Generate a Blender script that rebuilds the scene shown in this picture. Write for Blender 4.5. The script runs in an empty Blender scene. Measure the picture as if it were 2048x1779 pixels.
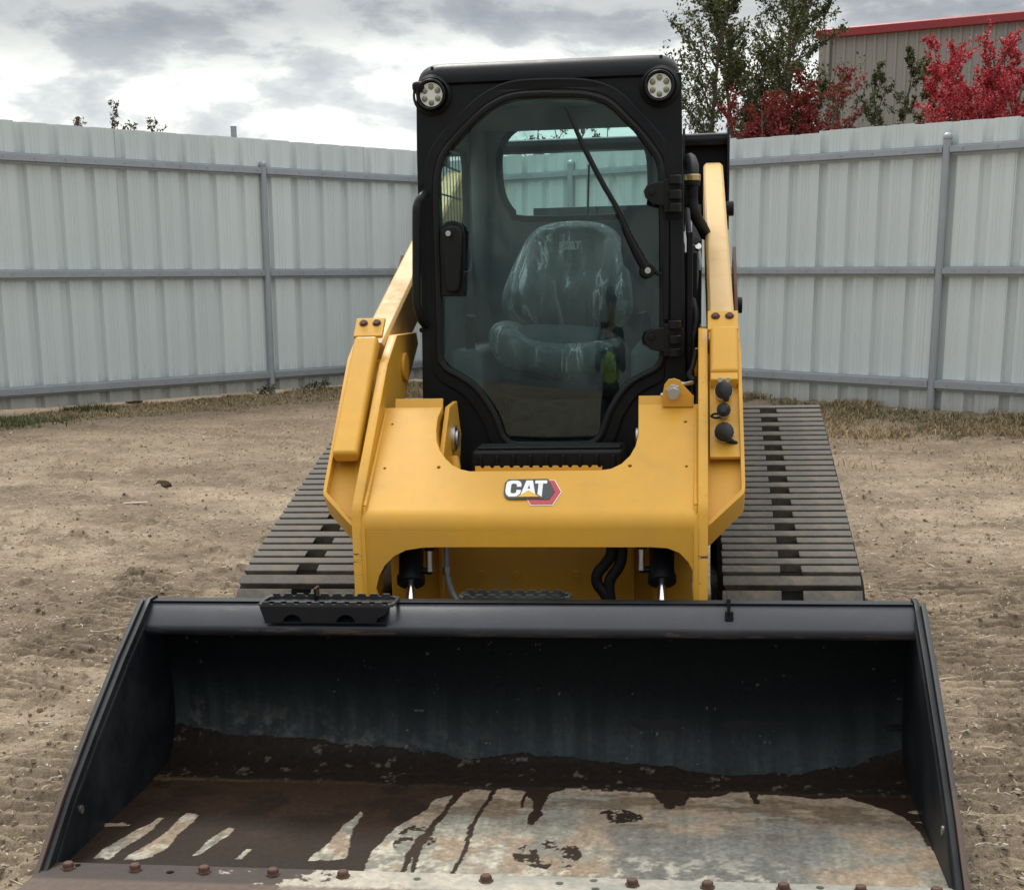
import bpy, bmesh, math, random
import numpy as np
from mathutils import Vector, Matrix
random.seed(7); rng = np.random.default_rng(11)
sc = bpy.context.scene
col = sc.collection
R = math.radians

# ------------------------------------------------------------------ camera
F, PPX, PPY, CAMH = 2826.0, 1024.0, 1211.0, 1.36
P = math.atan(675/2826); RO = math.atan(.0033)
fwd = np.array([0, math.cos(P), -math.sin(P)]); up0 = np.array([0, math.sin(P), math.cos(P)]); rt0 = np.array([1., 0, 0])
rt = rt0*math.cos(RO)-up0*math.sin(RO); up = rt0*math.sin(RO)+up0*math.cos(RO)
CAM = np.array([0, 0, CAMH])
cd = bpy.data.cameras.new('camera'); cam = bpy.data.objects.new('camera', cd); col.objects.link(cam)
cam.matrix_world = Matrix(((rt[0], up[0], -fwd[0], 0), (rt[1], up[1], -fwd[1], 0), (rt[2], up[2], -fwd[2], CAMH), (0, 0, 0, 1)))
cd.sensor_fit = 'HORIZONTAL'; cd.sensor_width = 36; cd.lens = F/2048*36; cd.shift_y = (PPY-889.5)/2048
cd.clip_start = .05; cd.clip_end = 3000
sc.camera = cam

# ------------------------------------------------------------------ world and sun
SUN_EL, SUN_AZ = R(52), R(346)      # azimuth measured clockwise from +Y
w = bpy.data.worlds.new('World'); sc.world = w; w.use_nodes = True
nt = w.node_tree; N = nt.nodes; L = nt.links; N.clear()
def nd(t, tree=None, **k):
    n = (tree or nt).nodes.new(t)
    for a, b in k.items(): setattr(n, a, b)
    return n
out = nd('ShaderNodeOutputWorld'); bgs = nd('ShaderNodeBackground'); bgc = nd('ShaderNodeBackground'); mx = nd('ShaderNodeMixShader')
sky = nd('ShaderNodeTexSky', sky_type='NISHITA', sun_disc=False, sun_elevation=SUN_EL, sun_rotation=SUN_AZ)
bgs.inputs[1].default_value = .09
L.new(sky.outputs[0], bgs.inputs[0])
tc = nd('ShaderNodeTexCoord'); mp_ = nd('ShaderNodeMapping'); mp_.inputs['Scale'].default_value = (1, 1, 2.5)
L.new(tc.outputs['Generated'], mp_.inputs[0])
def noise(tree, vec, scale, detail=6, rough=.55, dist=0, w_=None):
    n = nd('ShaderNodeTexNoise', tree); n.inputs['Scale'].default_value = scale; n.inputs['Detail'].default_value = detail
    n.inputs['Roughness'].default_value = rough; n.inputs['Distortion'].default_value = dist
    if vec is not None: tree.links.new(vec, n.inputs['Vector'])
    return n
def ramp(tree, fac, stops, interp='LINEAR'):
    r = nd('ShaderNodeValToRGB', tree); cr = r.color_ramp; cr.interpolation = interp
    while len(cr.elements) < len(stops): cr.elements.new(.5)
    for e, (p, c) in zip(cr.elements, stops):
        e.position = p; e.color = (*c, 1) if len(c) == 3 else c
    tree.links.new(fac, r.inputs[0]); return r
def math_(tree, op, a, b=None, c=None, clamp=False):
    m = nd('ShaderNodeMath', tree, operation=op, use_clamp=clamp)
    for i, v in enumerate((a, b, c)):
        if v is None: continue
        if isinstance(v, (int, float)): m.inputs[i].default_value = v
        else: tree.links.new(v, m.inputs[i])
    return m.outputs[0]
def mixc(tree, fac, a, b, blend='MIX'):
    m = nd('ShaderNodeMix', tree, data_type='RGBA', blend_type=blend)
    for i, v in ((0, fac), (6, a), (7, b)):
        if isinstance(v, (int, float)): m.inputs[i].default_value = v
        elif isinstance(v, tuple): m.inputs[i].default_value = (*v, 1) if len(v) == 3 else v
        else: tree.links.new(v, m.inputs[i])
    return m.outputs[2]
sep = nd('ShaderNodeSeparateXYZ'); L.new(tc.outputs['Generated'], sep.inputs[0])
big = noise(nt, mp_.outputs[0], 2.6, 5, .5, .3)
det = noise(nt, mp_.outputs[0], 9.0, 9, .58, .15)
# elevation (sine) pushed about by noise picks the cloud layer: puffs near the horizon, a bright gap, a dark sheet above
el = math_(nt, 'ADD', sep.outputs[2], math_(nt, 'MULTIPLY', math_(nt, 'SUBTRACT', big.outputs[0], .5), .085))
layer = ramp(nt, el, [(0, (.50, .515, .525)), (.045, (.55, .565, .57)), (.085, (.70, .71, .685)), (.125, (.70, .71, .68)), (.158, (.37, .38, .385)), (.20, (.36, .37, .38)), (.30, (.60, .62, .64)), (.55, (.94, .96, .97)), (1, (1, 1, 1))])
puff = ramp(nt, det.outputs[0], [(.36, (.46, .49, .55)), (.45, (.66, .68, .71)), (.50, (.96, .97, .96)), (.56, (1.10, 1.10, 1.06)), (.72, (.96, .96, .94))])
cl = mixc(nt, .85, layer.outputs[0], puff.outputs[0], 'MULTIPLY')
# an overcast sky is brighter overhead than low down, and brighter towards the veiled sun
ov2 = nd('ShaderNodeVectorMath', operation='SCALE'); L.new(cl, ov2.inputs[0]); hi_ = math_(nt, 'MULTIPLY', math_(nt, 'SUBTRACT', sep.outputs[2], .25, clamp=True), .9)
L.new(math_(nt, 'ADD', math_(nt, 'ADD', .80, math_(nt, 'MULTIPLY', sep.outputs[1], .24)), hi_), ov2.inputs['Scale']); cl = ov2.outputs[0]
L.new(cl, bgc.inputs[0]); bgc.inputs[1].default_value = 1.22
mx.inputs[0].default_value = .93
L.new(bgs.outputs[0], mx.inputs[1]); L.new(bgc.outputs[0], mx.inputs[2]); L.new(mx.outputs[0], out.inputs[0])
sd = bpy.data.lights.new('sun', 'SUN'); sd.energy = 1.75; sd.angle = R(12); sd.color = (1, .95, .87)
so = bpy.data.objects.new('sun', sd); col.objects.link(so)
sdir = Vector((math.sin(SUN_AZ)*math.cos(SUN_EL), math.cos(SUN_AZ)*math.cos(SUN_EL), math.sin(SUN_EL)))
so.rotation_euler = sdir.to_track_quat('Z', 'Y').to_euler(); so.location = (0, 0, 40)
sc.view_settings.view_transform = 'Standard'; sc.view_settings.look = 'None'; sc.view_settings.gamma = 1
sc.view_settings.exposure = 0.36
try: sc.cycles.transparent_max_bounces = 24; sc.cycles.max_bounces = 10
except Exception: pass

# ------------------------------------------------------------------ frames: the loader stands turned 7 degrees and tilted 1 degree on uneven ground
yaw = R(7.17); roll = R(1.2)
Xm = np.array([math.cos(yaw)*math.cos(roll), -math.sin(yaw)*math.cos(roll), math.sin(roll)])
Ym = np.array([math.sin(yaw), math.cos(yaw), 0.]); Zm = np.cross(Xm, Ym); O = np.array([-.0746, 2.845, 0.])
def ray(px, py): return fwd+rt*(px-PPX)/F-up*(py-PPY)/F
def at(px, py, **k):                      # measured point of the photograph at a known distance, in loader metres
    r = ray(px, py); (n, v), = k.items(); a = {'x': Xm, 'y': Ym, 'z': Zm}[n]
    t = (v-(CAM-O)@a)/(r@a); q = CAM+r*t-O
    return Vector((q@Xm, q@Ym, q@Zm))
def at_plane(px, py, p0, n):              # the same on a sloping plate
    r = ray(px, py); rl = np.array([r@Xm, r@Ym, r@Zm]); c = CAM-O; cl_ = np.array([c@Xm, c@Ym, c@Zm]); n = np.array(n); p0 = np.array(p0)
    return Vector(cl_+rl*((p0-cl_)@n)/(rl@n))

# ------------------------------------------------------------------ materials
def newmat(name):
    m = bpy.data.materials.new(name); m.use_nodes = True; t = m.node_tree; b = t.nodes['Principled BSDF']; return m, t, b
def objco(t):
    return nd('ShaderNodeTexCoord', t).outputs['Object']
def bump(t, b, h, strength, dist=.002):
    n = nd('ShaderNodeBump', t); n.inputs['Strength'].default_value = strength; n.inputs['Distance'].default_value = dist
    t.links.new(h, n.inputs['Height']); t.links.new(n.outputs[0], b.inputs['Normal'])
def paint(name, c, rough=.4, metal=0, dirt=(.20, .15, .10), dirt_amt=.25, bmp=.08, coat=0, spec=.5, var=.12, dscale=3.5):
    m, t, b = newmat(name); oc = objco(t)
    n1 = noise(t, oc, dscale, 8, .65); n2 = noise(t, oc, 160, 3, .6); n3 = noise(t, oc, 22, 6, .6)
    c0 = mixc(t, n3.outputs[0], tuple(x*(1-var) for x in c), tuple(min(1, x*(1+var)) for x in c))
    k = ramp(t, n1.outputs[0], [(.45, (0, 0, 0)), (.75, (1, 1, 1))]).outputs[0]
    f = math_(t, 'MULTIPLY', math_(t, 'MULTIPLY', k, ramp(t, n3.outputs[0], [(.35, (.2,)*3), (.65, (1,)*3)]).outputs[0]), dirt_amt)
    c1 = mixc(t, f, c0, dirt); t.links.new(c1, b.inputs['Base Color'])
    t.links.new(math_(t, 'ADD', math_(t, 'MULTIPLY', n3.outputs[0], .12), math_(t, 'ADD', math_(t, 'MULTIPLY', f, .5), rough-.06), clamp=True), b.inputs['Roughness'])
    b.inputs['Metallic'].default_value = metal; b.inputs['Specular IOR Level'].default_value = spec
    b.inputs['Coat Weight'].default_value = coat; b.inputs['Coat Roughness'].default_value = .25
    if bmp: bump(t, b, math_(t, 'ADD', n2.outputs[0], math_(t, 'MULTIPLY', n3.outputs[0], .6)), bmp, .002)
    return m
M = {}
M['yellow'] = paint('yellow_paint', (.655, .345, .036), .40, dirt=(.33, .22, .10), dirt_amt=.5, bmp=.12, spec=.35, var=.09)
def chipped():
    # the same yellow with chips knocked down to primer where the legs meet the bucket
    m = paint('chipped_yellow_paint', (.655, .345, .036), .40, dirt=(.30, .20, .09), dirt_amt=.55, bmp=.12, spec=.35, var=.09); t = m.node_tree; b = t.nodes['Principled BSDF']; oc = objco(t)
    src = b.inputs['Base Color'].links[0].from_socket; s_ = nd('ShaderNodeSeparateXYZ', t); t.links.new(oc, s_.inputs[0]); mp3 = nd('ShaderNodeMapping', t); mp3.inputs['Scale'].default_value = (30, 30, 90); t.links.new(oc, mp3.inputs[0]); n_ = noise(t, mp3.outputs[0], 1.0, 5, .7)
    band = ramp(t, s_.outputs[2], [(.40, (.05,)*3), (.425, (.16,)*3), (.44, (0,)*3), (.535, (0,)*3), (.55, (.13,)*3), (.575, (.13,)*3), (.59, (0,)*3)])
    k = ramp(t, math_(t, 'ADD', n_.outputs[0], band.outputs[0]), [(.66, (0,)*3), (.68, (1,)*3)])
    t.links.new(mixc(t, k.outputs[0], src, (.06, .04, .03)), b.inputs['Base Color']); return m
M['yellow_chip'] = chipped()
def scraped_lip():
    m = M['lip']; t = m.node_tree; b = t.nodes['Principled BSDF']; oc = objco(t); src = b.inputs['Base Color'].links[0].from_socket
    s_ = nd('ShaderNodeSeparateXYZ', t); t.links.new(oc, s_.inputs[0]); mp3 = nd('ShaderNodeMapping', t); mp3.inputs['Scale'].default_value = (7, 60, 60); t.links.new(oc, mp3.inputs[0]); n_ = noise(t, mp3.outputs[0], 1.0, 6, .7)
    band = ramp(t, s_.outputs[2], [(.405, (.10,)*3), (.418, (.12,)*3), (.432, (0,)*3)])
    k = ramp(t, math_(t, 'ADD', n_.outputs[0], band.outputs[0]), [(.64, (0,)*3), (.70, (1,)*3)])
    t.links.new(mixc(t, math_(t, 'MULTIPLY', k.outputs[0], .85), src, (.10, .065, .05)), b.inputs['Base Color'])
M['yellow_pale'] = paint('arm_yellow_paint', (.64, .41, .15), .50, dirt=(.42, .33, .2), dirt_amt=.6, bmp=.08, spec=.3, var=.07)
M['black'] = paint('black_paint', (.007, .008, .011), .38, dirt=(.06, .058, .055), dirt_amt=.22, bmp=.12, spec=.22)
M['lip'] = paint('lip_sky_sheen_paint', (.015, .018, .026), .36, dirt=(.09, .09, .10), dirt_amt=.30, bmp=.12, spec=.5)  # black paint made paler and bluer to carry the sky's sheen
M['edge_highlight'] = paint('highlit_black_edges', (.035, .036, .038), .45, .3, dirt=(.16, .16, .15), dirt_amt=.7, bmp=.2)  # scuffed black, lightened to stand for highlights along the tread edges
M['cabblack'] = paint('cab_black', (.006, .007, .009), .42, dirt=(.03, .03, .03), dirt_amt=.25, bmp=.10, spec=.20)
M['plastic'] = paint('black_plastic', (.006, .0065, .007), .45, dirt=(.03, .03, .03), dirt_amt=.25, bmp=.25, spec=.25)
M['rubber'] = paint('black_rubber', (.008, .008, .009), .55, dirt=(.06, .055, .05), dirt_amt=.25, bmp=.35, spec=.25)
M['track'] = paint('track_rubber', (.011, .0105, .010), .85, dirt=(.08, .068, .05), dirt_amt=.5, bmp=.6, var=.3, dscale=5, spec=.12)
M['lug'] = paint('lug_rubber', (.105, .098, .086), .6, dirt=(.24, .20, .15), dirt_amt=.9, bmp=.8, var=.45, dscale=9, spec=.15)
M['chrome'] = paint('chrome_rod', (.75, .76, .78), .12, 1, dirt_amt=.05, bmp=0, var=.02)
M['steel'] = paint('zinc_steel', (.55, .55, .54), .35, 1, dirt=(.2, .17, .13), dirt_amt=.4, bmp=.2)
M['brass'] = paint('brass_collar', (.60, .42, .20), .3, 1, dirt_amt=.1, bmp=.05)
M['rust'] = paint('rusty_steel', (.085, .040, .026), .75, dirt=(.16, .10, .07), dirt_amt=.7, bmp=.8, var=.4, dscale=14)
M['galv'] = paint('galvanised_steel', (.37, .40, .43), .40, .45, dirt=(.14, .14, .14), dirt_amt=.5, bmp=.15, var=.16, dscale=1.5)
M['interior'] = paint('cab_trim', (.16, .17, .17), .7, dirt=(.12, .12, .11), dirt_amt=.3, bmp=.4)
M['seat'] = paint('seat_fabric', (.085, .105, .115), .85, dirt=(.08, .08, .08), dirt_amt=.2, bmp=.6)
M['white'] = paint('white_print', (.80, .80, .80), .35, dirt_amt=.05, bmp=0, var=.02)
M['red'] = paint('red_print', (.45, .03, .04), .3, dirt_amt=.05, bmp=0, var=.1)
M['dark'] = paint('charcoal_print', (.03, .032, .036), .35, dirt_amt=.05, bmp=0)
M['gold'] = paint('gold_print', (.70, .42, .04), .35, dirt_amt=0, bmp=0)
M['greylogo'] = paint('grey_embroidery', (.42, .46, .46), .7, dirt_amt=0, bmp=.2)
M['lens'] = paint('lamp_reflector', (.78, .80, .76), .15, .3, dirt_amt=.05, bmp=0)
M['led'] = paint('led_eye', (.20, .20, .10), .12, 0, dirt_amt=0, bmp=0, coat=1)
M['straw'] = paint('dry_straw', (.42, .34, .21), .8, dirt_amt=.3, bmp=0, var=.3)
scraped_lip()
def glass(name, tint, refl=1.0):
    m, t, b = newmat(name); t.nodes.remove(b)
    tr = nd('ShaderNodeBsdfTransparent', t); tr.inputs[0].default_value = (*tint, 1)
    gl = nd('ShaderNodeBsdfGlossy', t); gl.inputs['Roughness'].default_value = .01; gl.inputs[0].default_value = (.9, 1, .98, 1)
    fr = nd('ShaderNodeFresnel', t); fr.inputs[0].default_value = 1.52
    ms = nd('ShaderNodeMixShader', t); o = [n for n in t.nodes if n.type == 'OUTPUT_MATERIAL'][0]
    t.links.new(math_(t, 'MULTIPLY', fr.outputs[0], refl, clamp=True), ms.inputs[0]); t.links.new(tr.outputs[0], ms.inputs[1]); t.links.new(gl.outputs[0], ms.inputs[2]); t.links.new(ms.outputs[0], o.inputs[0])
    return m
M['glass'] = glass('tinted_glass', (.83, .93, .92), .74)
M['rearglass'] = glass('rear_glass', (.86, .95, .93), .8)
M['sideglass'] = glass('side_glass', (.90, .96, .95), .25)
def plastic_wrap():
    m, t, b = newmat('clear_plastic_film'); t.nodes.remove(b)
    oc = objco(t); mp2 = nd('ShaderNodeMapping', t); mp2.inputs['Scale'].default_value = (5.5, 4, .9); mp2.inputs['Rotation'].default_value = (0, .35, 0); t.links.new(oc, mp2.inputs[0])
    n = noise(t, mp2.outputs[0], 2.6, 6, .6, .9)
    bp = nd('ShaderNodeBump', t); bp.inputs['Strength'].default_value = .9; bp.inputs['Distance'].default_value = .03; t.links.new(n.outputs[0], bp.inputs['Height'])
    tr = nd('ShaderNodeBsdfTransparent', t); tr.inputs[0].default_value = (.93, .95, .95, 1)
    gl = nd('ShaderNodeBsdfGlossy', t); gl.inputs['Roughness'].default_value = .16; t.links.new(bp.outputs[0], gl.inputs['Normal'])
    df = nd('ShaderNodeBsdfDiffuse', t); df.inputs[0].default_value = (.75, .80, .80, 1); t.links.new(bp.outputs[0], df.inputs['Normal'])
    k = ramp(t, n.outputs[0], [(.40, (.05,)*3), (.52, (.10,)*3), (.57, (.20,)*3), (.60, (.75,)*3), (.65, (.14,)*3)])  # fold highlights painted in as milky streaks, bright rim added below
    a = nd('ShaderNodeMixShader', t); a.inputs[0].default_value = .45; t.links.new(gl.outputs[0], a.inputs[1]); t.links.new(df.outputs[0], a.inputs[2])
    c = nd('ShaderNodeMixShader', t); lw = nd('ShaderNodeLayerWeight', t); lw.inputs[0].default_value = .35; t.links.new(math_(t, 'ADD', k.outputs[0], math_(t, 'MULTIPLY', lw.outputs['Facing'], .7), clamp=True), c.inputs[0]); t.links.new(tr.outputs[0], c.inputs[1]); t.links.new(a.outputs[0], c.inputs[2])
    o = [q for q in t.nodes if q.type == 'OUTPUT_MATERIAL'][0]; t.links.new(c.outputs[0], o.inputs[0]); return m
M['film'] = plastic_wrap()

# ------------------------------------------------------------------ building helpers
def link(o, parent=None):
    col.objects.link(o)
    if parent is not None: o.parent = parent
    return o
def finish(me, name, m, parent, bevel=0, angle=38, seg=2):
    me.name = name
    if m is not None: me.materials.clear(); me.materials.append(m)
    me.polygons.foreach_set('use_smooth', np.ones(len(me.polygons), bool)); me.set_sharp_from_angle(angle=R(angle))
    o = link(bpy.data.objects.new(name, me), parent)
    if bevel:
        b = o.modifiers.new('bevel', 'BEVEL'); b.width = bevel; b.segments = seg; b.limit_method = 'ANGLE'; b.angle_limit = R(35); b.harden_normals = True
    return o
def empty(name, parent=None, loc=(0, 0, 0)):
    o = link(bpy.data.objects.new(name, None), parent); o.location = loc; o.empty_display_size = .1; return o
def tag(o, label, cat, group=None, kind=None):
    o['label'] = label
    if cat: o['category'] = cat
    if group: o['group'] = group
    if kind: o['kind'] = kind
    return o
class MB:
    def __init__(s): s.v = []; s.f = []
    def add(s, v, f):
        n = len(s.v); s.v += [tuple(q) for q in v]; s.f += [tuple(i+n for i in q) for q in f]; return s
    def box(s, x0, x1, y0, y1, z0, z1):
        return s.add([(x, y, z) for z in (z0, z1) for y in (y0, y1) for x in (x0, x1)], [(0, 2, 3, 1), (4, 5, 7, 6), (0, 1, 5, 4), (2, 6, 7, 3), (0, 4, 6, 2), (1, 3, 7, 5)])
    def prism(s, loop, d):                 # loop of 3D points swept along d
        n = len(loop); d = Vector(d); a = [Vector(p) for p in loop]
        nn = Vector((0, 0, 0))
        for i in range(n): nn += a[i].cross(a[(i+1) % n])
        if nn.dot(d) > 0: a.reverse()
        return s.add(a+[p+d for p in a], [tuple(range(n)), tuple(reversed(range(n, 2*n)))]+[(i, n+i, n+(i+1) % n, (i+1) % n)[::-1][::-1] for i in range(n)])
    def bar(s, p0, p1, w_, h, upv=(0, 0, 1)):
        p0 = Vector(p0); p1 = Vector(p1); d = (p1-p0); t = d.normalized(); sx = t.cross(Vector(upv)).normalized()*w_/2; sz = sx.cross(t).normalized()*h/2
        return s.prism([p0-sx-sz, p0+sx-sz, p0+sx+sz, p0-sx+sz], d)
    def tube(s, pts, r, n=10, caps=True):
        pts = [Vector(p) for p in pts]; rs = r if isinstance(r, (list, tuple)) else [r]*len(pts); base = len(s.v)
        pn = None
        for i, p in enumerate(pts):
            t = (pts[min(i+1, len(pts)-1)]-pts[max(i-1, 0)]).normalized()
            if pn is None: pn = t.orthogonal().normalized()
            pn = (pn-t*pn.dot(t)).normalized(); b = t.cross(pn)
            for k in range(n):
                a = 2*math.pi*k/n; s.v.append(tuple(p+(pn*math.cos(a)+b*math.sin(a))*rs[i]))
        for i in range(len(pts)-1):
            for k in range(n):
                q = base+i*n; s.f.append((q+k, q+(k+1) % n, q+n+(k+1) % n, q+n+k))
        if caps:
            s.f.append(tuple(reversed(range(base, base+n)))); e = base+(len(pts)-1)*n; s.f.append(tuple(range(e, e+n)))
        return s
    def lathe(s, c, ax, prof_, n=32):          # (distance along the axis, radius) pairs, may fold back on itself
        c = Vector(c); t = Vector(ax).normalized(); u = t.orthogonal().normalized(); w_ = t.cross(u); base = len(s.v)
        for d, r in prof_:
            for k in range(n): a = 2*math.pi*k/n; s.v.append(tuple(c+t*d+(u*math.cos(a)+w_*math.sin(a))*r))
        for i in range(len(prof_)-1):
            for k in range(n): q = base+i*n; s.f.append((q+k, q+(k+1) % n, q+n+(k+1) % n, q+n+k))
        return s
    def cyl(s, p0, p1, r, n=24, r2=None): return s.tube([p0, p1], [r, r if r2 is None else r2], n)
    def build(s, name, m, parent=None, bevel=0, angle=38, seg=2):
        me = bpy.data.meshes.new(name); me.from_pydata(s.v, [], s.f)
        bm = bmesh.new(); bm.from_mesh(me); bmesh.ops.recalc_face_normals(bm, faces=bm.faces); bm.to_mesh(me); bm.free()
        return finish(me, name, m, parent, bevel, angle, seg)
def spline(pts, n=8, closed=False):        # Catmull-Rom through points
    pts = [Vector(p) for p in pts]; o = []; m = len(pts)
    rngi = range(m if closed else m-1)
    for i in rngi:
        g = (lambda k: pts[k % m]) if closed else (lambda k: pts[max(0, min(m-1, k))])
        a, b, c, d = g(i-1), g(i), g(i+1), g(i+2)
        for k in range(n):
            t = k/n; o.append(.5*((2*b)+(c-a)*t+(2*a-5*b+4*c-d)*t*t+(3*b-a-3*c+d)*t**3))
    if not closed: o.append(pts[-1])
    return o
def plate(name, loops, th, mat4, m, parent, bev=.0015, angle=38, warp=None):
    # flat plate with holes: loops in (u, v), centred thickness th, bevelled rim
    cu = bpy.data.curves.new(name, 'CURVE'); cu.dimensions = '2D'; cu.fill_mode = 'BOTH'; cu.extrude = max(th/2-bev, 1e-5); cu.bevel_depth = bev; cu.bevel_resolution = 1; cu.offset = -bev
    for lp in loops:
        sp = cu.splines.new('POLY'); sp.points.add(len(lp)-1); sp.use_cyclic_u = True
        for q, p in zip(sp.points, lp): q.co = (p[0], p[1], 0, 1)
    tmp = bpy.data.objects.new('tmp', cu); me = bpy.data.meshes.new_from_object(tmp); bpy.data.objects.remove(tmp); bpy.data.curves.remove(cu)
    me.transform(mat4)
    if warp:
        for v in me.vertices: v.co = warp(v.co)
    return finish(me, name, m, parent, 0, angle)
def frame(o, u, v):                        # matrix with given origin, u and v axes
    u = Vector(u).normalized(); v = Vector(v); v = (v-u*v.dot(u)).normalized(); n = u.cross(v)
    return Matrix(((u.x, v.x, n.x, o[0]), (u.y, v.y, n.y, o[1]), (u.z, v.z, n.z, o[2]), (0, 0, 0, 1)))
def circ(cx, cy, r, n=20): return [(cx+r*math.cos(2*math.pi*k/n), cy+r*math.sin(2*math.pi*k/n)) for k in range(n)]
def offset_loop(pts, d):
    n = len(pts); A = sum(pts[i][0]*pts[(i+1) % n][1]-pts[(i+1) % n][0]*pts[i][1] for i in range(n)); sgn = 1 if A > 0 else -1; o = []
    for i in range(n):
        a, b, c = Vector(pts[i-1][:2]), Vector(pts[i][:2]), Vector(pts[(i+1) % n][:2])
        n1 = (b-a).normalized(); n2 = (c-b).normalized(); t = (n1+n2).normalized(); o.append((b.x+t.y*sgn*d, b.y-t.x*sgn*d))
    return o
# value-noise in numpy for terrain and stains
def vnoise(x, y, seed=0):
    r_ = np.random.default_rng(seed); T = r_.random((256, 256)); xi = np.floor(x).astype(int); yi = np.floor(y).astype(int); fx = x-xi; fy = y-yi
    fx = fx*fx*(3-2*fx); fy = fy*fy*(3-2*fy); g = lambda i, j: T[i & 255, j & 255]
    return (g(xi, yi)*(1-fx)+g(xi+1, yi)*fx)*(1-fy)+(g(xi, yi+1)*(1-fx)+g(xi+1, yi+1)*fx)*fy
def fbm(x, y, seed=0, o=5, gain=.5):
    s_ = 0; a = 1; t = 0
    for k in range(o): s_ = s_+a*vnoise(x*2**k+17*k, y*2**k+31*k, seed+k); t += a; a *= gain
    return s_/t
def sstep(a, b, x): t = np.clip((x-a)/(b-a), 0, 1); return t*t*(3-2*t)
def inpoly(x, y, poly):
    c = np.zeros(x.shape, bool); n = len(poly)
    for i in range(n):
        x0, y0 = poly[i]; x1, y1 = poly[(i+1) % n]
        if y0 == y1: continue
        c ^= ((y0 > y) != (y1 > y)) & (x < (x1-x0)*(y-y0)/(y1-y0)+x0)
    return c

# ================================================================== THE LOADER
loader = empty('compact_track_loader')
loader.matrix_world = Matrix(((Xm[0], Ym[0], Zm[0], O[0]), (Xm[1], Ym[1], Zm[1], O[1]), (Xm[2], Ym[2], Zm[2], O[2]), (0, 0, 0, 1)))
tag(loader, 'yellow and black compact track loader with its black bucket on the dirt', 'track loader')
Y_ = M['yellow']; YP = M['yellow_pale']; K = M['black']; KC = M['cabblack']

# ---------------- bucket
bucket = empty('bucket', loader)
prof = [(-.02, .0), (.40, .0), (.76, .0), (.83, .006), (.885, .024), (.925, .062), (.945, .12), (.948, .20), (.932, .29), (.90, .37), (.865, .415)]
pp = [(p.y, p.z) for p in spline([(0, a, b) for a, b in prof], 10)]
pa = np.array(pp); sl = np.concatenate([[0], np.cumsum(np.hypot(*np.diff(pa, axis=0).T))]); NS, NX = 330, 760
sv = np.linspace(0, sl[-1], NS); py = np.interp(sv, sl, pa[:, 0]); pz = np.interp(sv, sl, pa[:, 1]); xv = np.linspace(-1.03, 1.03, NX)
X, S = np.meshgrid(xv, sv); YY = np.repeat(py[:, None], NX, 1); ZZ = np.repeat(pz[:, None], NX, 1); S = S-.02
# stains on the bucket floor, in floor coordinates (x across, s along the plate from the cutting edge)
n1 = fbm(X*9+40, S*9+40, 1, 6, .55); n2 = fbm(X*34+9, S*34+3, 5, 5, .6); n3 = fbm(X*3+5, S*3+8, 9, 5, .5); n4 = fbm(X*90, S*90, 13, 4, .6)
wx = X+(n1-.5)*.030+(n2-.5)*.012; wy = S+(fbm(X*14, S*14, 21, 5)-.5)*.06+(n2-.5)*.012
pA = [(-.976, .209), (-.962, .296), (-.943, .378), (-.908, .478), (-.892, .466), (-.907, .38), (-.926, .218)]
pB = [(-.892, .215), (-.876, .302), (-.862, .383), (-.847, .496), (-.824, .498), (-.811, .471), (-.824, .369), (-.814, .29), (-.835, .228)]
pB1 = [(-.884, .30), (-.872, .43), (-.861, .44), (-.858, .30)]
pC = [(-.734, .232), (-.726, .312), (-.716, .393), (-.704, .437), (-.69, .428), (-.686, .362), (-.712, .251)]
pD = [(-.441, .228), (-.429, .332), (-.411, .463), (-.39, .55), (-.381, .533), (-.38, .431), (-.377, .373), (-.357, .24)]
pE = [(-.29, .06), (-.3, .214), (-.306, .309), (-.277, .438), (-.246, .542), (-.207, .651), (-.132, .73), (-.051, .735), (.005, .72), (.068, .632), (.087, .706), (.136, .746), (.257, .746), (.35, .722), (.378, .651), (.436, .637), (.449, .71), (.547, .727), (.74, .728), (.867, .717), (.93, .66), (.985, .60), (1.01, .5), (1.04, .3), (1.04, -.1), (-.25, -.1)]
pale = np.zeros(X.shape, bool)
for q in (pA, pB, pC, pD, pE): pale |= inpoly(wx, wy, q)
pale |= inpoly(wx, wy, [(-.99, .0), (-.955, .0), (-.925, .13), (-.95, .13)]) | inpoly(wx, wy, [(-.90, -.02), (-.885, .11), (-.84, .14), (-.78, .10), (-.83, -.02)]) | inpoly(wx, wy, [(-.43, -.02), (-.425, .16), (-.35, .17), (-.31, .12), (-.36, -.02)])
pale |= (np.abs(X+.62-.12*(S-.2)) < .007) & (np.abs(S-.26) < .03)
def seg(x, y, pts, w0, w1):
    d = np.full(x.shape, 9.)
    for i in range(len(pts)-1):
        a = np.array(pts[i]); b = np.array(pts[i+1]); ab = b-a; t = np.clip(((x-a[0])*ab[0]+(y-a[1])*ab[1])/(ab@ab), 0, 1)
        d = np.minimum(d, np.hypot(x-a[0]-t*ab[0], (y-a[1]-t*ab[1])*.6)-(w0+(w1-w0)*t))
    return d
for pts, a, b in (([(-.071, .734), (-.081, .484), (-.088, .178), (-.09, .03)], .007, .005), ([(-.157, .70), (-.175, .53), (-.196, .411), (-.209, .169), (-.205, .0)], .011, .006), ([(-.165, .56), (-.186, .428), (-.191, .287), (-.174, .065), (-.17, 0)], .008, .004), ([(.068, .70), (.07, .56), (.066, .50)], .018, .010), ([(.022, .74), (.02, .62)], .007, .004), ([(.40, .75), (.405, .63)], .03, .012), ([(.62, .74), (.625, .68)], .012, .008)):
    pale &= ~(seg(wx, wy, pts, a, b) < 0)
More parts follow.
